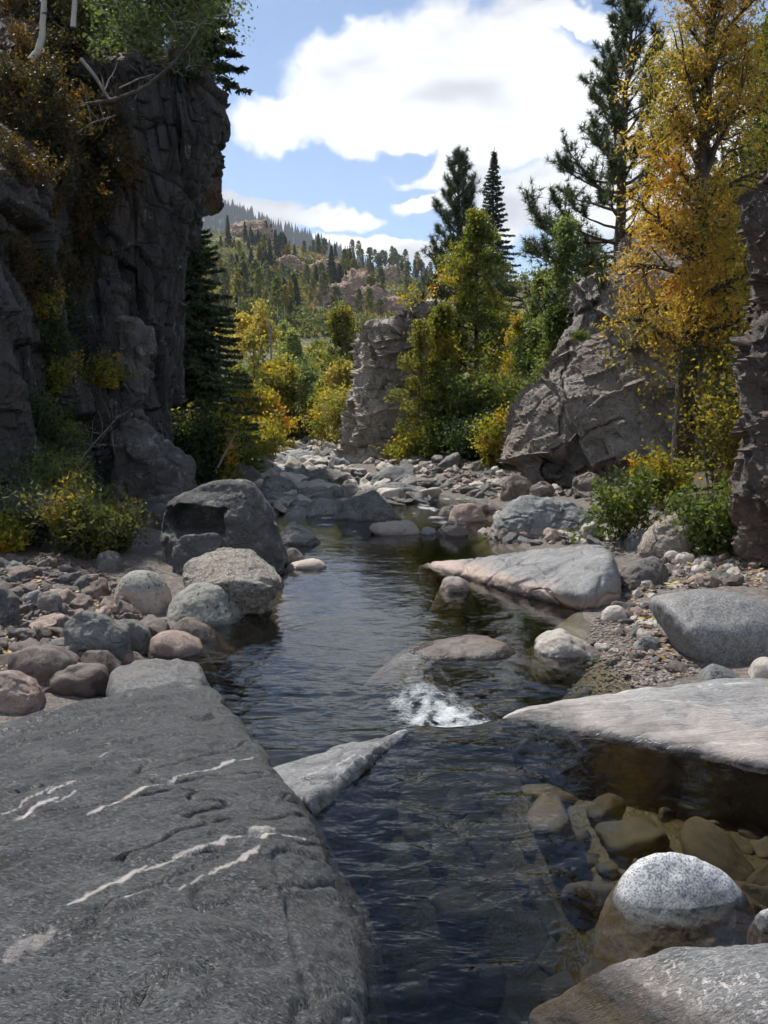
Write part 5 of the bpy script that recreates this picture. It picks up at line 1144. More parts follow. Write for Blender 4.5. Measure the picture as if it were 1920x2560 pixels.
# --- right side: golden cottonwood in front of the cliff
b = Gp(1472, 1062); b[2] -= .15; Yb = b[1]
tp = [A(1472, 1062, Yb), A(1478, 900, Yb), A(1492, 700, Yb + .2), A(1508, 520, Yb + .3), A(1520, 300, Yb + .4), A(1535, 60, Yb + .5), A(1550, -160, Yb + .5), A(1560, -330, Yb + .5)]
tp = [p - b for p in tp]; tp[0][2] = -.1
decid('cottonwood_tree', 'tall golden orange narrowleaf cottonwood with a dark trunk before the right cliff', 'tree', b, 13, 1.6, r0=.27, cb=.24, nl=100, nt_=8, per=27, leaf=.105, asp=.26, sig=.17, stops=GOLD, freq=.42, seed=31, shape='col', up=.1, trunk_pts=tp, droop=.25,
      bias=lambda C, H: .12 - .34 * sstep(.0, 1.8, C[:, 0] - 0.5))
# fibrous dead twigs hanging along the trunk
rs = np.random.RandomState(5); wd = Wood()
for k in range(90):
    f = rs.rand(); p0 = np.array([np.interp(f * .42, np.linspace(0, 1, len(tp)), [q[j] for q in tp]) for j in range(3)]) + np.array([rs.normal() * .16, -.18 + rs.normal() * .1, 0])
    q = bend(p0 + np.array([0, 0, .7]), (rs.normal() * .15 - .1, -.12, -1), .5 + 1.1 * rs.rand(), 6, rs, .10); wd.tube(q, np.linspace(.009, .004, 7), 3)
link('dead_twigs', wd.mesh('dead_twigs', M_TWIG), tuple(b), label='tangle of thin dead twigs hanging along the trunk of the golden cottonwood', cat='twigs')

# --- ponderosa on the right cliff
Yp = 30.5; b = A(1335, 640, Yp); b[2] -= 1.2
Hp = topH(1372, -12, Yp, b); lx = A(1372, -12, Yp)[0] - b[0]
def pprof(f, a):
    side = math.cos(a)
    L = 2.9 * (1 - f) ** .65 + .45
    if f < .30: L *= 1.4 if side < 0 else .85
    return L
pine('pine_tree', 'tall dark ponderosa pine rising above the right cliff', b, Hp, pprof, seed=12, nbr=88, lean=(lx, 0), r0=.24, tuft=.26, nn=20, stops=[(0, (.055, .080, .036)), (.6, (.10, .132, .058)), (1, (.15, .17, .075))], bare=.07, cluster=7)

# --- dark pine and spire fir behind the middle trees
Y1 = 48; b = onG(985, 980, Y1); pine('pine_tree', 'broad dark pine behind the yellow green cottonwood, left of the spire fir', b, topH(990, 335, Y1, b), lambda f, a: 3.1 * (1 - f) ** .6 + .3, seed=21, nbr=130, r0=.24, tuft=.34, nn=13, bare=.2, cluster=7, stops=[(0, (.036, .056, .026)), (.6, (.062, .088, .042)), (1, (.10, .12, .055))])
Y1 = 50; b = onG(1056, 980, Y1); spruce('fir_tree', 'slender pointed fir beside the broad dark pine', b, topH(1053, 318, Y1, b), 3.8, seed=23, dens=.8, stops=[(0, (.028, .046, .026)), (1, (.065, .09, .05))], pw=1.0, sag=.25, bare=.25)
# --- left spruce by the cliff
Y1 = 31.5; b = onG(418, 1010, Y1); spruce('spruce_tree', 'dark drooping spruce right beside the left cliff', b, topH(435, 425, Y1, b), 2.8, seed=27, dens=1.5, stops=[(0, (.050, .078, .045)), (.6, (.085, .125, .068)), (1, (.13, .165, .08))], pw=.62, sag=.45, bare=.08)

def D(name, label, dx, top, Y, wpx, **kw):
    b = onG(dx, 1000, Y); H = topH(dx, top, Y, b); R = wpx * KD / FPX * Y / 2
    kw.setdefault('twigw', Y < 30); return decid(name, label, kw.pop('cat', 'tree'), b, H, R, **kw)
D('cottonwood_tree', 'yellow green cottonwood with orange sprigs in front of the dark pine', 1028, 462, 40, 250, r0=.15, cb=.12, nl=52, nt_=7, per=22, leaf=.125, asp=.6, sig=.16, stops=OLIVE, freq=.40, seed=41, lean=(-.1, 0), up=.3, shape='spire', bias=lambda C, H: -.2 + 0 * C[:, 0])
D('aspen_tree', 'slim young green aspen at the left of the yellow green cottonwood', 905, 690, 33.2, 110, r0=.06, cb=.12, nl=26, nt_=6, per=14, leaf=.085, asp=.6, sig=.13, stops=[(0, (.13, .16, .03)), (1, (.28, .27, .045))], shape='spire', seed=43, bark=M_BARK)
D('cottonwood_tree', 'low orange tinged cottonwood under the taller yellow green one', 952, 660, 34, 110, r0=.09, cb=.12, nl=30, nt_=6, per=20, leaf=.12, asp=.6, sig=.16, shape='spire', stops=OLIVE, freq=.5, seed=44, bias=lambda C, H: -.1 + 0 * C[:, 0])
D('cottonwood_tree', 'yellow leaved small cottonwood against the left corner of the right cliff', 1118, 690, 36, 140, r0=.08, cb=.08, nl=34, nt_=6, per=18, leaf=.11, asp=.6, sig=.15, shape='spire', stops=OLIVE, freq=.6, seed=45, bias=lambda C, H: .16 - .25 * sstep(0.4, .9, C[:, 2] / H))
D('aspen_tree', 'pale green aspen with white trunk at the left shoulder of the right cliff', 1208, 470, 28.6, 130, r0=.08, cb=.35, nl=34, nt_=6, per=14, leaf=.085, asp=.8, sig=.14, shape='spire', stops=ASPG, seed=47, bark=M_ASPEN, up=.3)
D('aspen_tree', 'pale green aspen in front of the lower limbs of the ponderosa', 1275, 560, 28.8, 120, r0=.06, cb=.45, nl=28, nt_=6, per=14, leaf=.085, asp=.8, sig=.14, shape='spire', stops=ASPG, seed=48, bark=M_ASPEN)
D('aspen_tree', 'dense green aspen between the yellow cottonwood and the right cliff', 1160, 590, 29.5, 110, r0=.07, cb=.2, nl=34, nt_=6, per=18, leaf=.095, asp=.7, sig=.15, shape='spire', stops=GREEN, seed=49, bark=M_ASPEN)
D('aspen_tree', 'green aspen sapling hugging the edge of the right cliff', 1195, 660, 27.5, 80, r0=.05, cb=.2, nl=28, nt_=6, per=16, leaf=.09, asp=.7, sig=.14, shape='spire', stops=GREEN, seed=50, bark=M_ASPEN)
# shrubs under the middle trees
for k, (dx, dy, Y, wpx, hpx, st, lb) in enumerate([
    (985, 1000, 36.5, 120, 130, DARKG, 'dark green shrub at the foot of the tall cottonwood'), (1055, 1015, 34, 110, 150, GREEN, 'green shrub between the cottonwoods and the right cliff'),
    (890, 985, 36, 70, 60, [(0, (.10, .10, .03)), (1, (.20, .19, .05))], 'pale grassy shrub on the foot of the far outcrop'), (1090, 960, 35, 80, 150, GREEN, 'leafy shrub touching the left side of the right cliff'), (935, 960, 38, 90, 120, OLIVE, 'olive shrub behind the slim young aspen'),
    (950, 1000, 32, 110, 90, GREEN, 'low green shrub in front of the slim young aspen'), (1020, 1010, 30.5, 120, 100, DARKG, 'low dark shrub on the bank between outcrop and right cliff'), (1080, 1020, 28.5, 90, 110, OLIVE, 'low olive shrub at the corner of the right cliff'), (890, 985, 33, 60, 60, OLIVE, 'small olive shrub at the right foot of the far outcrop'), (1045, 980, 33, 120, 190, GREEN, 'thick green shrub below the yellow green cottonwood')]):
    p = onG(dx, dy, Y); shrub('shrub', lb, p, hpx * KD / FPX * Y, wpx * KD / FPX * Y * .5, ns=34, per=20, leaf=.12, asp=.6, sig=.16, stops=st, seed=60 + k)

# --- valley trees beyond the bend
for k, (dx, top, Y, wpx, st, lb) in enumerate([
    (553, 690, 62, 150, YELL, 'bright yellow cottonwood beyond the bend next to the dark spruce'), (640, 720, 74, 130, ASPG, 'light green aspen right of the bright yellow cottonwood'),
    (690, 745, 80, 130, OLIVE, 'olive green aspen in the middle of the valley grove'), (738, 672, 58, 95, [(0, (.11, .145, .035)), (.6, (.20, .22, .045)), (1, (.42, .31, .05))], 'tall green and gold cottonwood against the far outcrop'), (748, 800, 52, 70, YELL, 'yellow leafed tree pressed against the left side of the outcrop'),
    (605, 800, 58, 110, [(0, (.13, .16, .03)), (.6, (.24, .24, .035)), (1, (.45, .32, .03))], 'yellow green tree in front of the bright yellow cottonwood'), (660, 800, 66, 120, ASPG, 'green tree low in the middle of the valley grove'), (520, 800, 50, 90, OLIVE, 'dull olive tree between the spruce and the yellow cottonwood'),
    (705, 830, 58, 100, GREEN, 'dark green tree beside the tall green and gold cottonwood'), (575, 850, 50, 90, OLIVE, 'brownish olive tree at the water end of the valley grove'), (620, 700, 90, 50, ASPG, 'thin pale aspen at the back of the valley grove')]):
    D('valley_tree', lb, dx, top, Y, wpx, r0=.11, cb=.1, nl=36, nt_=6, per=18, leaf=.19, asp=.65, sig=.22, shape='oval' if k in (0, 3, 4, 5) else 'spire', stops=st, freq=.35, seed=80 + k, group='trees of the valley grove', twigw=False,
      bias=(lambda C, H: .45 * sstep(.45, .95, C[:, 2] / H) - .05) if k == 0 else None)
for k, (dx, dy, Y, wpx, hpx, st, lb) in enumerate([
    (540, 975, 40, 150, 120, OLIVE, 'brown green shrub on the left shore below the yellow tree'), (455, 1005, 27.5, 120, 170, OLIVE, 'tall olive brush between the left cliff and the river'), (500, 1000, 30, 90, 110, GREEN, 'green shrub overhanging the left shore'),
    (610, 950, 58, 110, 90, BRUSH, 'grey brown willow brush at the far end of the river'), (670, 950, 56, 110, 90, BRUSH, 'dull willow brush right of the river end'), (715, 970, 46, 80, 130, OLIVE, 'olive shrub at the left foot of the far outcrop'), (745, 940, 45, 50, 120, YELL, 'yellow shrub squeezed against the far outcrop'),
    (425, 960, 26.5, 60, 160, DARKG, 'dark shrub at the base of the spruce')]):
    p = onG(dx, dy, Y); shrub('shrub', lb, p, hpx * KD / FPX * Y, wpx * KD / FPX * Y * .5, ns=36, per=18, leaf=.15, asp=.5, sig=.2, stops=st, seed=110 + k)
# bare snag
p = onG(592, 960, 60); wd = Wood(); rs = np.random.RandomState(9)
Hs = topH(592, 690, 60, p); q = bend((0, 0, 0), (0.02, 0, 1), Hs, 9, rs, .03); wd.tube(q, np.linspace(.16, .03, 10), 7)
for k in range(22):
    j = 3 + rs.randint(6); wd.tube(bend(q[j], (rs.normal(), rs.normal(), .5), .5 + .6 * rs.rand(), 4, rs, .2), np.linspace(.03, .01, 5), 4)
link('dead_snag', wd.mesh('dead_snag', M_DEAD), tuple(p), label='bare grey snag standing among the yellow valley trees', cat='tree')

# --- right bank shrubs
for k, (dx, dy, wpx, hpx, st, lb, lf) in enumerate([
    (1350, 1165, 150, 165, GREEN, 'dark green leafy shrub over the blue grey bedrock', .075), (1535, 1200, 120, 150, GREEN, 'green shrub beside the right edge cliff', .07), (1420, 1090, 120, 120, OLIVE, 'thin olive shrub at the foot of the golden cottonwood', .07)]):
    p = Gp(dx, dy); Y = p[1]; shrub('shrub', lb, p, hpx * KD / FPX * Y, wpx * KD / FPX * Y * .5, ns=30, per=9, leaf=lf, asp=.7, sig=.07, stops=st, seed=130 + k)
for k, (dx, dy, Y, wpx, hpx, st, lb, lf) in enumerate([
    (1560, 1060, 18.5, 150, 440, [(0, (.05, .07, .015)), (.45, (.11, .12, .02)), (.62, (.34, .28, .035)), (1, (.45, .33, .04))], 'tall yellow green shrub right of the golden trunk', .085), (1600, 1100, 16.5, 90, 300, [(0, (.06, .08, .015)), (.5, (.2, .18, .03)), (1, (.42, .32, .04))], 'yellow dotted shrub against the right edge cliff', .075)]):
    p = onG(dx, dy, Y); shrub('shrub', lb, p, hpx * KD / FPX * Y, wpx * KD / FPX * Y * .5, ns=46, per=10, leaf=lf, asp=.75, sig=.12, stops=st, seed=140 + k)
for k, (dx, top, Y, wpx, st, lb) in enumerate([(1650, 60, 27, 170, GREEN, 'leafy green tree behind the golden cottonwood at the right edge'), (1700, 260, 22, 170, [(0, (.06, .09, .02)), (.6, (.12, .14, .03)), (1, (.3, .2, .03))], 'green and yellow tree at the right edge above the dark cliff'), (1590, 420, 25, 110, OLIVE, 'olive tree growing on the slope right of the golden trunk')]):
    b = A(dx, 640, Y); b[2] = 2.2; H = topH(dx, top, Y, b); decid('cottonwood_tree', lb, 'tree', b, H, wpx * KD / FPX * Y / 2, r0=.12, cb=.05, nl=64, nt_=6, per=22, leaf=.14, asp=.6, sig=.28, stops=st, freq=.5, seed=150 + k)
# brush and tufts on the right cliff
for k, (dx, dy, Y, wpx, hpx, st, lb) in enumerate([(1300, 640, 25.2, 40, 70, DARKG, 'small dark juniper in the notch of the right cliff'), (1365, 695, 23.6, 60, 22, [(0, (.12, .11, .03)), (1, (.25, .22, .06))], 'dry grass tuft on the ledge of the right cliff'), (1255, 735, 23.4, 45, 20, GREEN, 'green tuft growing on the lower shoulder of the right cliff')]):
    p = A(dx, dy, Y); shrub('shrub', lb, p, hpx * KD / FPX * Y, wpx * KD / FPX * Y * .5, ns=20, per=8, leaf=.06, asp=.3, sig=.05, stops=st, seed=160 + k)

# --- left bank shrubs
for k, (dx, dy, wpx, hpx, st, lb, lf, asp) in enumerate([
    (185, 1205, 150, 160, [(0, (.045, .06, .018)), (.55, (.085, .105, .03)), (.85, (.14, .14, .03)), (1.1, (.30, .20, .03))], 'large leafy shrub with yellowing tips on the left bank', .075, .4), (250, 1190, 110, 100, [(0, (.06, .075, .02)), (.6, (.12, .125, .03)), (.85, (.30, .22, .03)), (1.1, (.42, .26, .03))], 'yellow flecked shrub leaning towards the big dark boulder', .06, .5),
    (70, 1180, 130, 150, [(0, (.06, .08, .05)), (1, (.14, .16, .10))], 'grey green willow sapling at the left bank', .10, .2), (5, 1190, 80, 80, OLIVE, 'small yellow shrub at the left edge above the cobbles', .06, .5), (130, 1130, 160, 160, GREEN, 'dark green brush at the foot of the left cliff', .07, .4)]):
    p = Gp(dx, dy); Y = p[1]; shrub('shrub', lb, p, hpx * KD / FPX * Y, wpx * KD / FPX * Y * .55, ns=44, per=10, leaf=lf, asp=asp, sig=.08, stops=st, seed=170 + k)

# --- brush on the left cliff, set on the surface of the rock
VLr = VL.reshape(330, 280, 3)[::3, ::3].reshape(-1, 3)
VLp = np.stack([VLr[:, 0] / VLr[:, 1], (VLr[:, 2] - EYE) / VLr[:, 1]], 1)
def onL(dx, dy):
    d = ray(dx, dy); k = np.argmin(((VLp - np.array([d[0] / d[1], d[2] / d[1]])) ** 2).sum(1)); return VLr[k]
protoB = []
for k in range(4):
    protoB.append(shrub('cliff_brush', 'tmp', (0, 0, -50), 1.25, .9, ns=26, per=9, leaf=.085, asp=.5, sig=.09, stops=BRUSH, seed=190 + k, freq=.9))
spots = [(20, 180), (70, 230), (120, 260), (40, 290), (160, 300), (100, 330), (190, 330), (230, 350), (150, 370), (60, 380), (200, 400), (120, 410), (170, 440), (30, 440), (90, 470), (150, 490), (210, 470), (60, 520), (130, 540), (180, 560), (100, 580), (40, 590),
         (20, 110), (70, 60), (110, 130), (150, 90), (60, 150), (170, 180), (210, 240), (20, 30), (120, 20), (170, 30), (230, 90), (20, 640), (250, 400), (230, 300), (140, 640), (90, 160), (200, 140), (240, 200), (60, 640)]
for k, (dx, dy) in enumerate(spots):
    p = onL(dx, dy); pr = protoB[k % 4]; s = .6 + .45 * rng.rand()
    zone = 'in the upper left corner round the white trunks' if dy < 150 else 'on the slope below the white trunks' if dy < 350 else 'above the near rock face at the left edge' if dx < 100 else 'in the gully beside the dark cliff nose'
    lb = 'rusty autumn bush ' + zone; gp = 'autumn bushes ' + zone
    if k >= 4 and k % 5 in (2, 3): continue
    if k < 4:
        pr.location = tuple(p - np.array([0, 0, .15])); pr['label'] = lb; pr['group'] = gp; pr.scale = (s, s, s)
    else: copy_thing(pr, tuple(p - np.array([0, 0, .15])), rng.rand() * 6.3, s, lb, gp)
for k, (dx, dy, hpx, wpx, st, lb) in enumerate([(175, 750, 90, 120, GREEN, 'bright green bush on the ledge halfway down the left cliff'), (120, 700, 80, 100, DARKG, 'dark green bush left of the bright green ledge bush'), (170, 900, 110, 120, OLIVE, 'olive twiggy bush under the lichen ledge'), (225, 840, 70, 90, OLIVE, 'thin twiggy bush below the lichen ledge'), (120, 990, 130, 130, GREEN, 'grey green brush in the gully at the foot of the left cliff'), (300, 885, 25, 50, ASPG, 'small pine seedling on top of the rounded outcrop'),
                                                (60, 960, 120, 120, DARKG, 'dark brush in the shaded corner of the left cliff'), (95, 700, 95, 110, OLIVE, 'olive brush hanging beside the near rock face of the left cliff'), (112, 775, 95, 110, DARKG, 'dark brush low in the gully left of the lichen ledge'), (118, 850, 95, 110, OLIVE, 'brown green brush at the bottom of the gully')]):
    p = onL(dx, dy); Y = p[1] - .15; p = A(dx, dy, Y); shrub('shrub', lb, p, hpx * KD / FPX * Y, wpx * KD / FPX * Y * .5, ns=26, per=8, leaf=.07, asp=.5, sig=.08, stops=st, seed=200 + k)

# --- aspens on top of the left cliff
for k, (dx, dy, top, wpx, lean, lb, lf) in enumerate([
    (245, 190, -90, 260, (1.0, 0), 'leafy green aspen leaning over the rim of the left cliff', .085), (330, 150, -60, 240, (.8, 0), 'green aspen standing on the top of the overhanging nose', .085), (400, 125, -30, 150, (.3, 0), 'small aspen at the outer tip of the left cliff', .075), (180, 150, -120, 120, (.4, 0), 'aspen set back on the left slope', .08)]):
    p = onL(dx, dy) + np.array([0, .6, -.2]); Y = p[1]; H = topH(dx, top, Y, p)
    decid('aspen_tree', lb, 'tree', p, H, wpx * KD / FPX * Y / 2, r0=.05, cb=.12, nl=36, nt_=5, per=12, leaf=lf, asp=.8, sig=.17, stops=[(0, (.075, .11, .04)), (.6, (.13, .175, .06)), (1, (.20, .235, .08))], seed=210 + k, bark=M_ASPEN, lean=lean)
p = onL(400, 115) + np.array([.3, 1.5, -.3]); spruce('fir_tree', 'small dark fir behind the aspens on the left cliff top', p, 4.2, 1.1, seed=218)
def limb(name, label, pts, Y, r0, r1, mat, twigs=0, cat='branch', seed=1):
    rs = np.random.RandomState(seed); P = np.array([A(x, y, Y if np.isscalar(Y) else Y[i]) for i, (x, y) in enumerate(pts)]); m = 18
    t = np.linspace(0, len(P) - 1, m); q = np.stack([np.interp(t, range(len(P)), P[:, k]) for k in range(3)], 1) + np.cumsum(rs.normal(size=(m, 3)), 0) * r0 * .05
    wd = Wood(); b = q[0].copy(); wd.tube(q - b, np.linspace(r0, r1, m), 7)
    for k in range(twigs):
        j = rs.randint(4, m); wd.tube(bend(q[j] - b, rs.normal(size=3) + np.array([0, 0, .2]), .3 + .7 * rs.rand(), 5, rs, .2), np.linspace(r1 * .8, .004, 6), 4)
    link(name, wd.mesh(name, mat), tuple(b), label=label, cat=cat)
limb('leaning_branch', 'long dark dead branch curving out across the left cliff', [(110, 250), (160, 232), (240, 218), (310, 192), (370, 140), (410, 95), (445, 40)], 20.2, .075, .012, M_BARK, 10, seed=3)
limb('white_trunk', 'curved white aspen trunk in the upper left corner', [(65, 130), (82, 110), (90, 75), (93, 30), (97, -40)], 19.0, .075, .055, M_ASPEN, 0, 'trunk', 4)
limb('white_trunk', 'straight white aspen trunk right of the curved one', [(158, 60), (162, 20), (165, -40)], 20, .06, .05, M_ASPEN, 0, 'trunk', 5)
limb('fallen_log', 'broken pale aspen log hanging on the left cliff', [(175, 128), (205, 165), (225, 200), (237, 215)], 20.4, .05, .03, M_DEAD, 3, 'log', 6)
limb('dead_branch', 'thin grey dead branch across the orange bushes', [(95, 320), (150, 300), (200, 265), (250, 250)], 19.2, .03, .008, M_DEAD, 8, seed=7)
limb('dead_branch', 'thin pale broken branch on the cliff top rocks', [(258, 190), (300, 170), (335, 160)], 20.6, .02, .006, M_DEAD, 5, seed=8)
limb('dead_branch', 'bleached forked branch on the shore below the spruce', [(470, 1010), (488, 975), (502, 950), (510, 935)], 25, .035, .012, M_DEAD, 6, seed=9)
limb('dead_branch', 'pale stick poking from the water by the big boulder', [(604, 1222), (612, 1210), (620, 1203)], 12.6, .012, .006, M_DEAD, 0, 'stick', 10)
limb('driftwood_stick', 'thin bleached stick on the brown cobbles', [(158, 1470), (172, 1455), (186, 1440)], 8.2, .012, .008, M_DEAD, 0, 'stick', 11)
limb('driftwood_stick', 'grey stick lying on the cobbles at the left edge', [(-10, 1378), (20, 1366), (44, 1358)], 10.4, .02, .012, M_DEAD, 0, 'stick', 12)
limb('dead_branch', 'grey twiggy branch leaning on the rounded outcrop', [(160, 1010), (200, 960), (250, 905)], 18.4, .025, .008, M_DEAD, 16, seed=13)
# ------------------------------------------------------------------ hillside and mountain
def mat_hill(name, stops, scale, bdist, ch):
    m, nt = new_mat(name)
    tc = nd(nt, 'ShaderNodeTexCoord', {}, 3)
    n1 = noise(nt, tc, scale, 8, .65, .4); n2 = noise(nt, tc, scale * 6, 5, .6)
    f = mth(nt, 'ADD', mth(nt, 'MULTIPLY', n1, .7), mth(nt, 'MULTIPLY', n2, .3))
    col = ramp(nt, f, *stops)
    bp = nd(nt, 'ShaderNodeBump', {'Strength': 1.0, 'Distance': bdist, 'Height': n2})
    return finish(m, nt, nd(nt, 'ShaderNodeBsdfPrincipled', {'Base Color': col, 'Roughness': .95, 'Normal': bp}))
M_HILL = mat_hill('hill_scrub', [(.30, (.05, .065, .025)), (.44, (.085, .095, .035)), (.54, (.14, .125, .055)), (.62, (.19, .12, .07)), (.70, (.30, .22, .16))], .035, 1.5, 0)
M_MOUNT = mat_hill('forested_mountain', [(.35, (.020, .030, .022)), (.55, (.035, .048, .03)), (.7, (.05, .06, .035))], .012, 6, 0)
RIDGE = [(0, 520), (420, 500), (500, 506), (600, 524), (680, 548), (760, 572), (820, 588), (900, 600), (960, 612), (1060, 615), (1200, 600), (1700, 560), (2400, 540)]
MOUNT = [(-600, 330), (300, 410), (440, 436), (520, 458), (600, 490), (680, 522), (760, 558), (880, 620), (1100, 700)]
def ridge_tan(tab, s, Yr):
    ss = []; ee = []
    for x, y in tab:
        p = A(x, y, Yr); ss.append(p[0] / Yr); ee.append((p[2] - EYE) / Yr)
    return np.interp(s, ss, ee)
def hill_z(x, y):
    y0, y1 = 105.0, 400.0; s = x / np.maximum(y, 1)
    top = ridge_tan(RIDGE, s, y1) * y1 + EYE
    t = np.clip((y - y0) / (y1 - y0), 0, 1.6)
    base = -2.5
    prof = np.where(t < 1, t ** .92, 1 - .25 * (t - 1))
    P = np.stack([x, y, 0 * x], -1).reshape(-1, 3)
    nz = fbm(P / 60.0, 5, .55).reshape(np.shape(x)); n2 = fbm(P / 18.0 + 7, 3).reshape(np.shape(x))
    return base + (top - base) * prof + (4.5 * nz + 1.0 * n2) * np.sin(np.clip(t, 0, 1) * math.pi) * 1.1
ys = np.linspace(104, 520, 130); ss = np.linspace(-1.1, 1.1, 200)
Y = np.repeat(ys[:, None], len(ss), 1); X = Y * 0 + ss[None] * 400 * (0.45 + .55 * (ys[:, None] / 400))
Zh = hill_z(X, Y); V = np.stack([X, Y, Zh], -1).reshape(-1, 3)
link('hillside', mesh_np('hillside', V, gridfaces(*X.shape), M_HILL), kind='structure')
ys = np.linspace(900, 2400, 60); ss = np.linspace(-1.2, .7, 200)
Y = np.repeat(ys[:, None], len(ss), 1); X = Y * 0 + ss[None] * 1700
s = X / 1700; top = ridge_tan(MOUNT, s, 1700) * 1700; t = np.clip((Y - 900) / 800, 0, 2); prof = np.where(t < 1, t, 1 - .5 * (t - 1))
P = np.stack([X, Y, 0 * X], -1).reshape(-1, 3)
Zm = -20 + (top + 20) * prof + 22 * fbm(P / 260, 5, .55).reshape(X.shape) * np.sin(np.clip(t, 0, 1) * math.pi)
link('mountain', mesh_np('mountain', np.stack([X, Y, Zm], -1).reshape(-1, 3), gridfaces(*X.shape), M_MOUNT), kind='structure')
def mount_z(x, y):
    s = x / 1700; top = ridge_tan(MOUNT, s, 1700) * 1700; t = (y - 900) / 800
    return -20 + (top + 20) * np.where(t < 1, t, 1 - .5 * (t - 1))

# conifers and aspens one can tell apart on the hill
def simple_conifer(seed, H, R, cols):
    rs = np.random.RandomState(seed); C = []; n = 900
    f = rs.rand(n) ** .8; az_ = rs.rand(n) * 6.3; rr = R * (1 - f) ** .85 * np.sqrt(rs.rand(n)) * (0.8 + .4 * np.sin(f * 60 + az_))
    C = np.stack([np.cos(az_) * rr, np.sin(az_) * rr, (.04 + .96 * f) * H - rr * .25], 1); D_ = np.stack([np.cos(az_), np.sin(az_), -.35 + 0 * az_], 1)
    V, F, cc = leaves(C, .95, .5, pal(C, rs, cols, .3, .2, seed=seed), rs, dirs=D_)
    wd = Wood(); wd.tube([(0, 0, -.5), (0, 0, H * .6), (0, 0, H)], [H * .016, H * .01, .02], 5)
    Vw = np.concatenate(wd.V); Fw = np.concatenate(wd.F); Fw = np.concatenate([Fw[:, [0, 1, 2]], Fw[:, [0, 2, 3]]])
    return mesh_np('hill_conifer', np.concatenate([V, Vw]), np.concatenate([F, Fw + len(V)]), M_NEEDLE, cols=np.concatenate([cc, np.full((len(Vw), 3), .05)]), smooth=False)
def simple_aspen(seed, H, R, cols):
    rs = np.random.RandomState(seed); n = 260; f = .45 + .55 * rs.rand(n); az_ = rs.rand(n) * 6.3; rr = R * np.sqrt(rs.rand(n)) * np.sin(np.clip((f - .3) / .72, 0, 1) * math.pi) ** .6
    C = np.stack([np.cos(az_) * rr, np.sin(az_) * rr, f * H], 1); V, F, cc = leaves(C, .55, .7, pal(C, rs, cols, .3, .2, seed=seed), rs)
    wd = Wood(); wd.tube([(0, 0, -.5), (.1, 0, H * .5), (0, .1, H * .95)], [.13, .09, .03], 5); Vw = np.concatenate(wd.V); Fw = np.concatenate(wd.F); Fw = np.concatenate([Fw[:, [0, 1, 2]], Fw[:, [0, 2, 3]]])
    return mesh_np('hill_aspen', np.concatenate([V, Vw]), np.concatenate([F, Fw + len(V)]), M_LEAF, cols=np.concatenate([cc, np.full((len(Vw), 3), (.42))]), smooth=False)
HC = [simple_conifer(300 + k, 10, 2.0 + .3 * k, [(0, (.030, .046, .024)), (1, (.058, .078, .038))]) for k in range(4)]
HA = [simple_aspen(310 + k, 8, 1.2, st) for k, st in enumerate(([(0, (.09, .12, .03)), (1, (.18, .19, .05))], [(0, (.12, .13, .03)), (1, (.28, .22, .04))], [(0, (.08, .10, .04)), (1, (.14, .14, .07))]))]
hr = np.random.RandomState(77)
_hx = np.linspace(-0.5, 0.5, 200); _hy = np.linspace(106, 480, 240)
_HZ = hill_z(_hx[None, :] * _hy[:, None], np.repeat(_hy[:, None], 200, 1))
def hill_hit(dx, dy):
    d = ray(dx, dy); sl = d[0] / d[1]; i = min(max(int((sl + .5) * 199), 0), 198); u = (sl + .5) * 199 - i
    h = _HZ[:, i] * (1 - u) + _HZ[:, i + 1] * u; z = EYE + d[2] / d[1] * _hy; k = int(np.argmax(z < h))
    if z[k] >= h[k]: return None
    return np.array([sl * _hy[k], _hy[k], h[k]])
def put(me, name, p, s, label, group, cat='tree'):
    o_ = link(name, me, (p[0], p[1], p[2] - .2), label=label, cat=cat, group=group); o_.rotation_euler = (0, 0, hr.rand() * 6.3); o_.scale = (s * (.85 + .3 * hr.rand()),) * 2 + (s * (.85 + .4 * hr.rand()),)
# along the ridge line
for k in range(46):
    dx = 455 + hr.rand() * 620; s_ = ray(dx, 600)[0] / ray(dx, 600)[1]; y = 392 + 14 * hr.rand(); x = s_ * y
    put(HC[hr.randint(4)], 'hill_conifer', (x, y, float(hill_z(np.array([x]), np.array([y]))[0])), .28 + .6 * hr.rand() ** 1.4, 'dark conifer on the ridge line of the distant hill', 'ridge conifers')
ctr = [(480 + hr.rand() * 500, 505 + 165 * hr.rand()) for _ in range(16)]
for k in range(110):
    c_ = ctr[hr.randint(16)]; p = hill_hit(c_[0] + hr.normal() * 22, c_[1] + hr.normal() * 12)
    if p is None: continue
    put(HC[hr.randint(4)], 'hill_conifer', p, .3 + .55 * hr.rand() ** 1.5, 'dark conifer scattered on the scrubby face of the distant hill', 'hillside conifers')
for k in range(80):
    p = hill_hit(470 + hr.rand() * 480, 560 + 150 * hr.rand())
    if p is None: continue
    put(HA[hr.randint(3)], 'hill_aspen', p, .6 + .5 * hr.rand(), 'pale thin aspen on the distant hillside', 'hillside aspens')
for k in range(26):
    dx = 760 + hr.rand() * 180; s_ = ray(dx, 600)[0] / ray(dx, 600)[1]; y = 388 + 14 * hr.rand(); x = s_ * y
    put(HA[hr.randint(3)], 'hill_aspen', (x, y, float(hill_z(np.array([x]), np.array([y]))[0])), .8 + .5 * hr.rand(), 'light green aspen on the ridge line of the distant hill', 'ridge aspens')
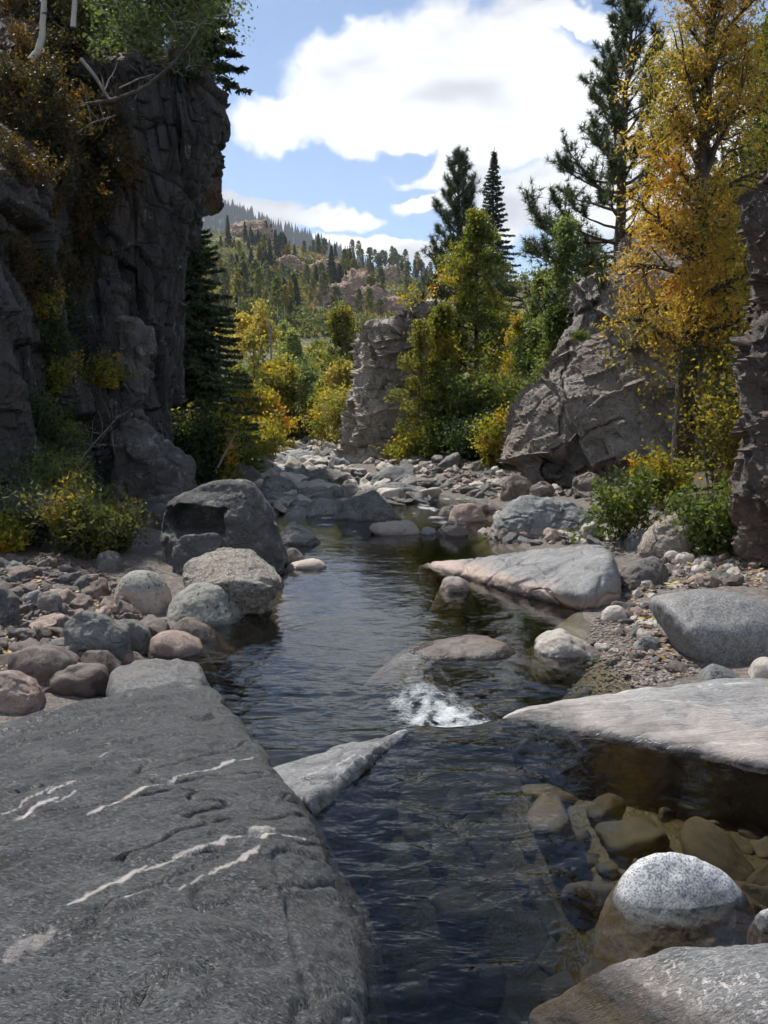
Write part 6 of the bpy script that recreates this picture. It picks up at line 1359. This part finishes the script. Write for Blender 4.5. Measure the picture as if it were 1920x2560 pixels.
# low scrub: uncountable
rs = np.random.RandomState(5); n = 4600; C = []; K = []
for _ in range(n):
    _x, _y = 430 + rs.rand() * 640, 490 + 240 * rs.rand(); p = hill_hit(_x, _y)
    if p is not None and not any(abs(_x - a) < b * .5 and abs(_y - c) < e * .7 for a, c, b, e in ((775, 625, 105, 34), (725, 655, 90, 36), (800, 650, 80, 30), (845, 665, 90, 26), (545, 505, 95, 26))): C.append(p)
C = np.array(C); per = 22; r_ = (.5 + .9 * rs.rand(len(C), 1))
Q = np.repeat(C, per, 0) + rs.normal(size=(len(C) * per, 3)) * np.repeat(r_, per, 0) * np.array([.75, .75, .45]) + np.array([0, 0, .5])
cl_ = pal(C, rs, [(0, (.075, .098, .03)), (.4, (.125, .145, .042)), (.68, (.20, .185, .06)), (.86, (.24, .145, .055)), (1.05, (.28, .135, .06))], .02, .2)
V, F, cc = leaves(Q, .62, .7, np.repeat(cl_, per, 0) * (.8 + .4 * rs.rand(len(Q), 1)), rs)
link('hillside_scrub', mesh_np('hillside_scrub', V, F, M_LEAF, cols=cc, smooth=False), label='low autumn scrub covering the distant hill', cat='scrub', kind='stuff')
# forest edge of the far mountain: uncountable
n = 2600; xs_ = -1500 + rs.rand(n) * 1500; yy = 1500 + 230 * rs.rand(n) ** .6
zz = mount_z(xs_, yy); hh = 14 + 12 * rs.rand(n); wv_ = 3.2 + 2 * rs.rand(n); a = rs.rand(n) * 6.3; Vs = []
for j in range(5):
    Vs.append(np.stack([xs_ + np.cos(a + j * 1.2566) * wv_, yy + np.sin(a + j * 1.2566) * wv_, zz - 2], 1))
Vs.append(np.stack([xs_, yy, zz + hh], 1)); V = np.stack(Vs, 1).reshape(-1, 3); i = np.arange(n)[:, None] * 6
F = np.concatenate([np.concatenate([i + j, i + (j + 1) % 5, i + 5], 1) for j in range(5)])
link('mountain_forest', mesh_np('mountain_forest', V, F, M_NEEDLE, cols=np.repeat(pal(np.stack([xs_, yy, zz], 1), rs, [(0, (.018, .028, .020)), (1, (.035, .048, .03))], .01), 6, 0), smooth=False), label='dark conifer forest on the far mountain', cat='forest', kind='stuff')
# pink rock outcrops on the hill
for k, (dx, dy, wpx, hpx, lb) in enumerate([(775, 625, 105, 34, 'pink rock dome high on the distant hill'), (725, 655, 90, 36, 'long pink rock ledge left below the pink dome'), (800, 650, 80, 30, 'pink rock ledge right below the pink dome'), (845, 665, 90, 26, 'low pink rock ledge at the right of the hill'), (845, 597, 50, 22, 'small pink rock knob near the ridge'),
                                            (545, 505, 95, 26, 'jagged pink rocks near the top of the hill beside the cliff'), (625, 575, 60, 18, 'small broken rocks in the middle of the hill'), (700, 585, 70, 20, 'broken pink rocks below the ridge pines')]):
    p = hill_hit(dx, dy + hpx * .4)
    if p is None: continue
    W_ = wpx * KD / FPX * p[1]; Hh = hpx * KD / FPX * p[1]
    rs2 = np.random.RandomState(400 + k); pts = rs2.normal(size=(40, 3)); pts /= np.linalg.norm(pts, axis=1)[:, None]; pts = pts * np.array([W_ * .65, W_ * .45, Hh * 1.6]) * (.8 + .3 * rs2.rand(40, 1)) + p
    hull_rock('hill_outcrop', pts, M_HILLROCK, lb, 'rock outcrop', dry=True, sub=5, soft=14, amp=Hh * .16, nscale=W_ * .12, facet=Hh * .22, fscale=W_ * .12, crack=Hh * .15, cscale=W_ * .14, seed=k, stretch=(1, 1, 1.8))
# ------------------------------------------------------------------ mountain air
m, nt = new_mat('mountain_air')
vol = nd(nt, 'ShaderNodeVolumePrincipled', {'Color': (0.80, 0.88, 1.0), 'Density': 0.00016, 'Anisotropy': 0.2})
finish(m, nt, None, vol)
lo = np.array([-2600., -400., -22.]); hi = np.array([2600., 2600., 560.])
V = np.array([[(lo, hi)[i][0], (lo, hi)[j][1], (lo, hi)[k][2]] for i in (0, 1) for j in (0, 1) for k in (0, 1)])
F = np.array([[0, 1, 3, 2], [4, 6, 7, 5], [0, 4, 5, 1], [2, 3, 7, 6], [0, 2, 6, 4], [1, 5, 7, 3]])
link('haze', mesh_np('haze', V, F, m, smooth=False), label='thin blue mountain haze filling the valley air', cat='haze', kind='stuff')
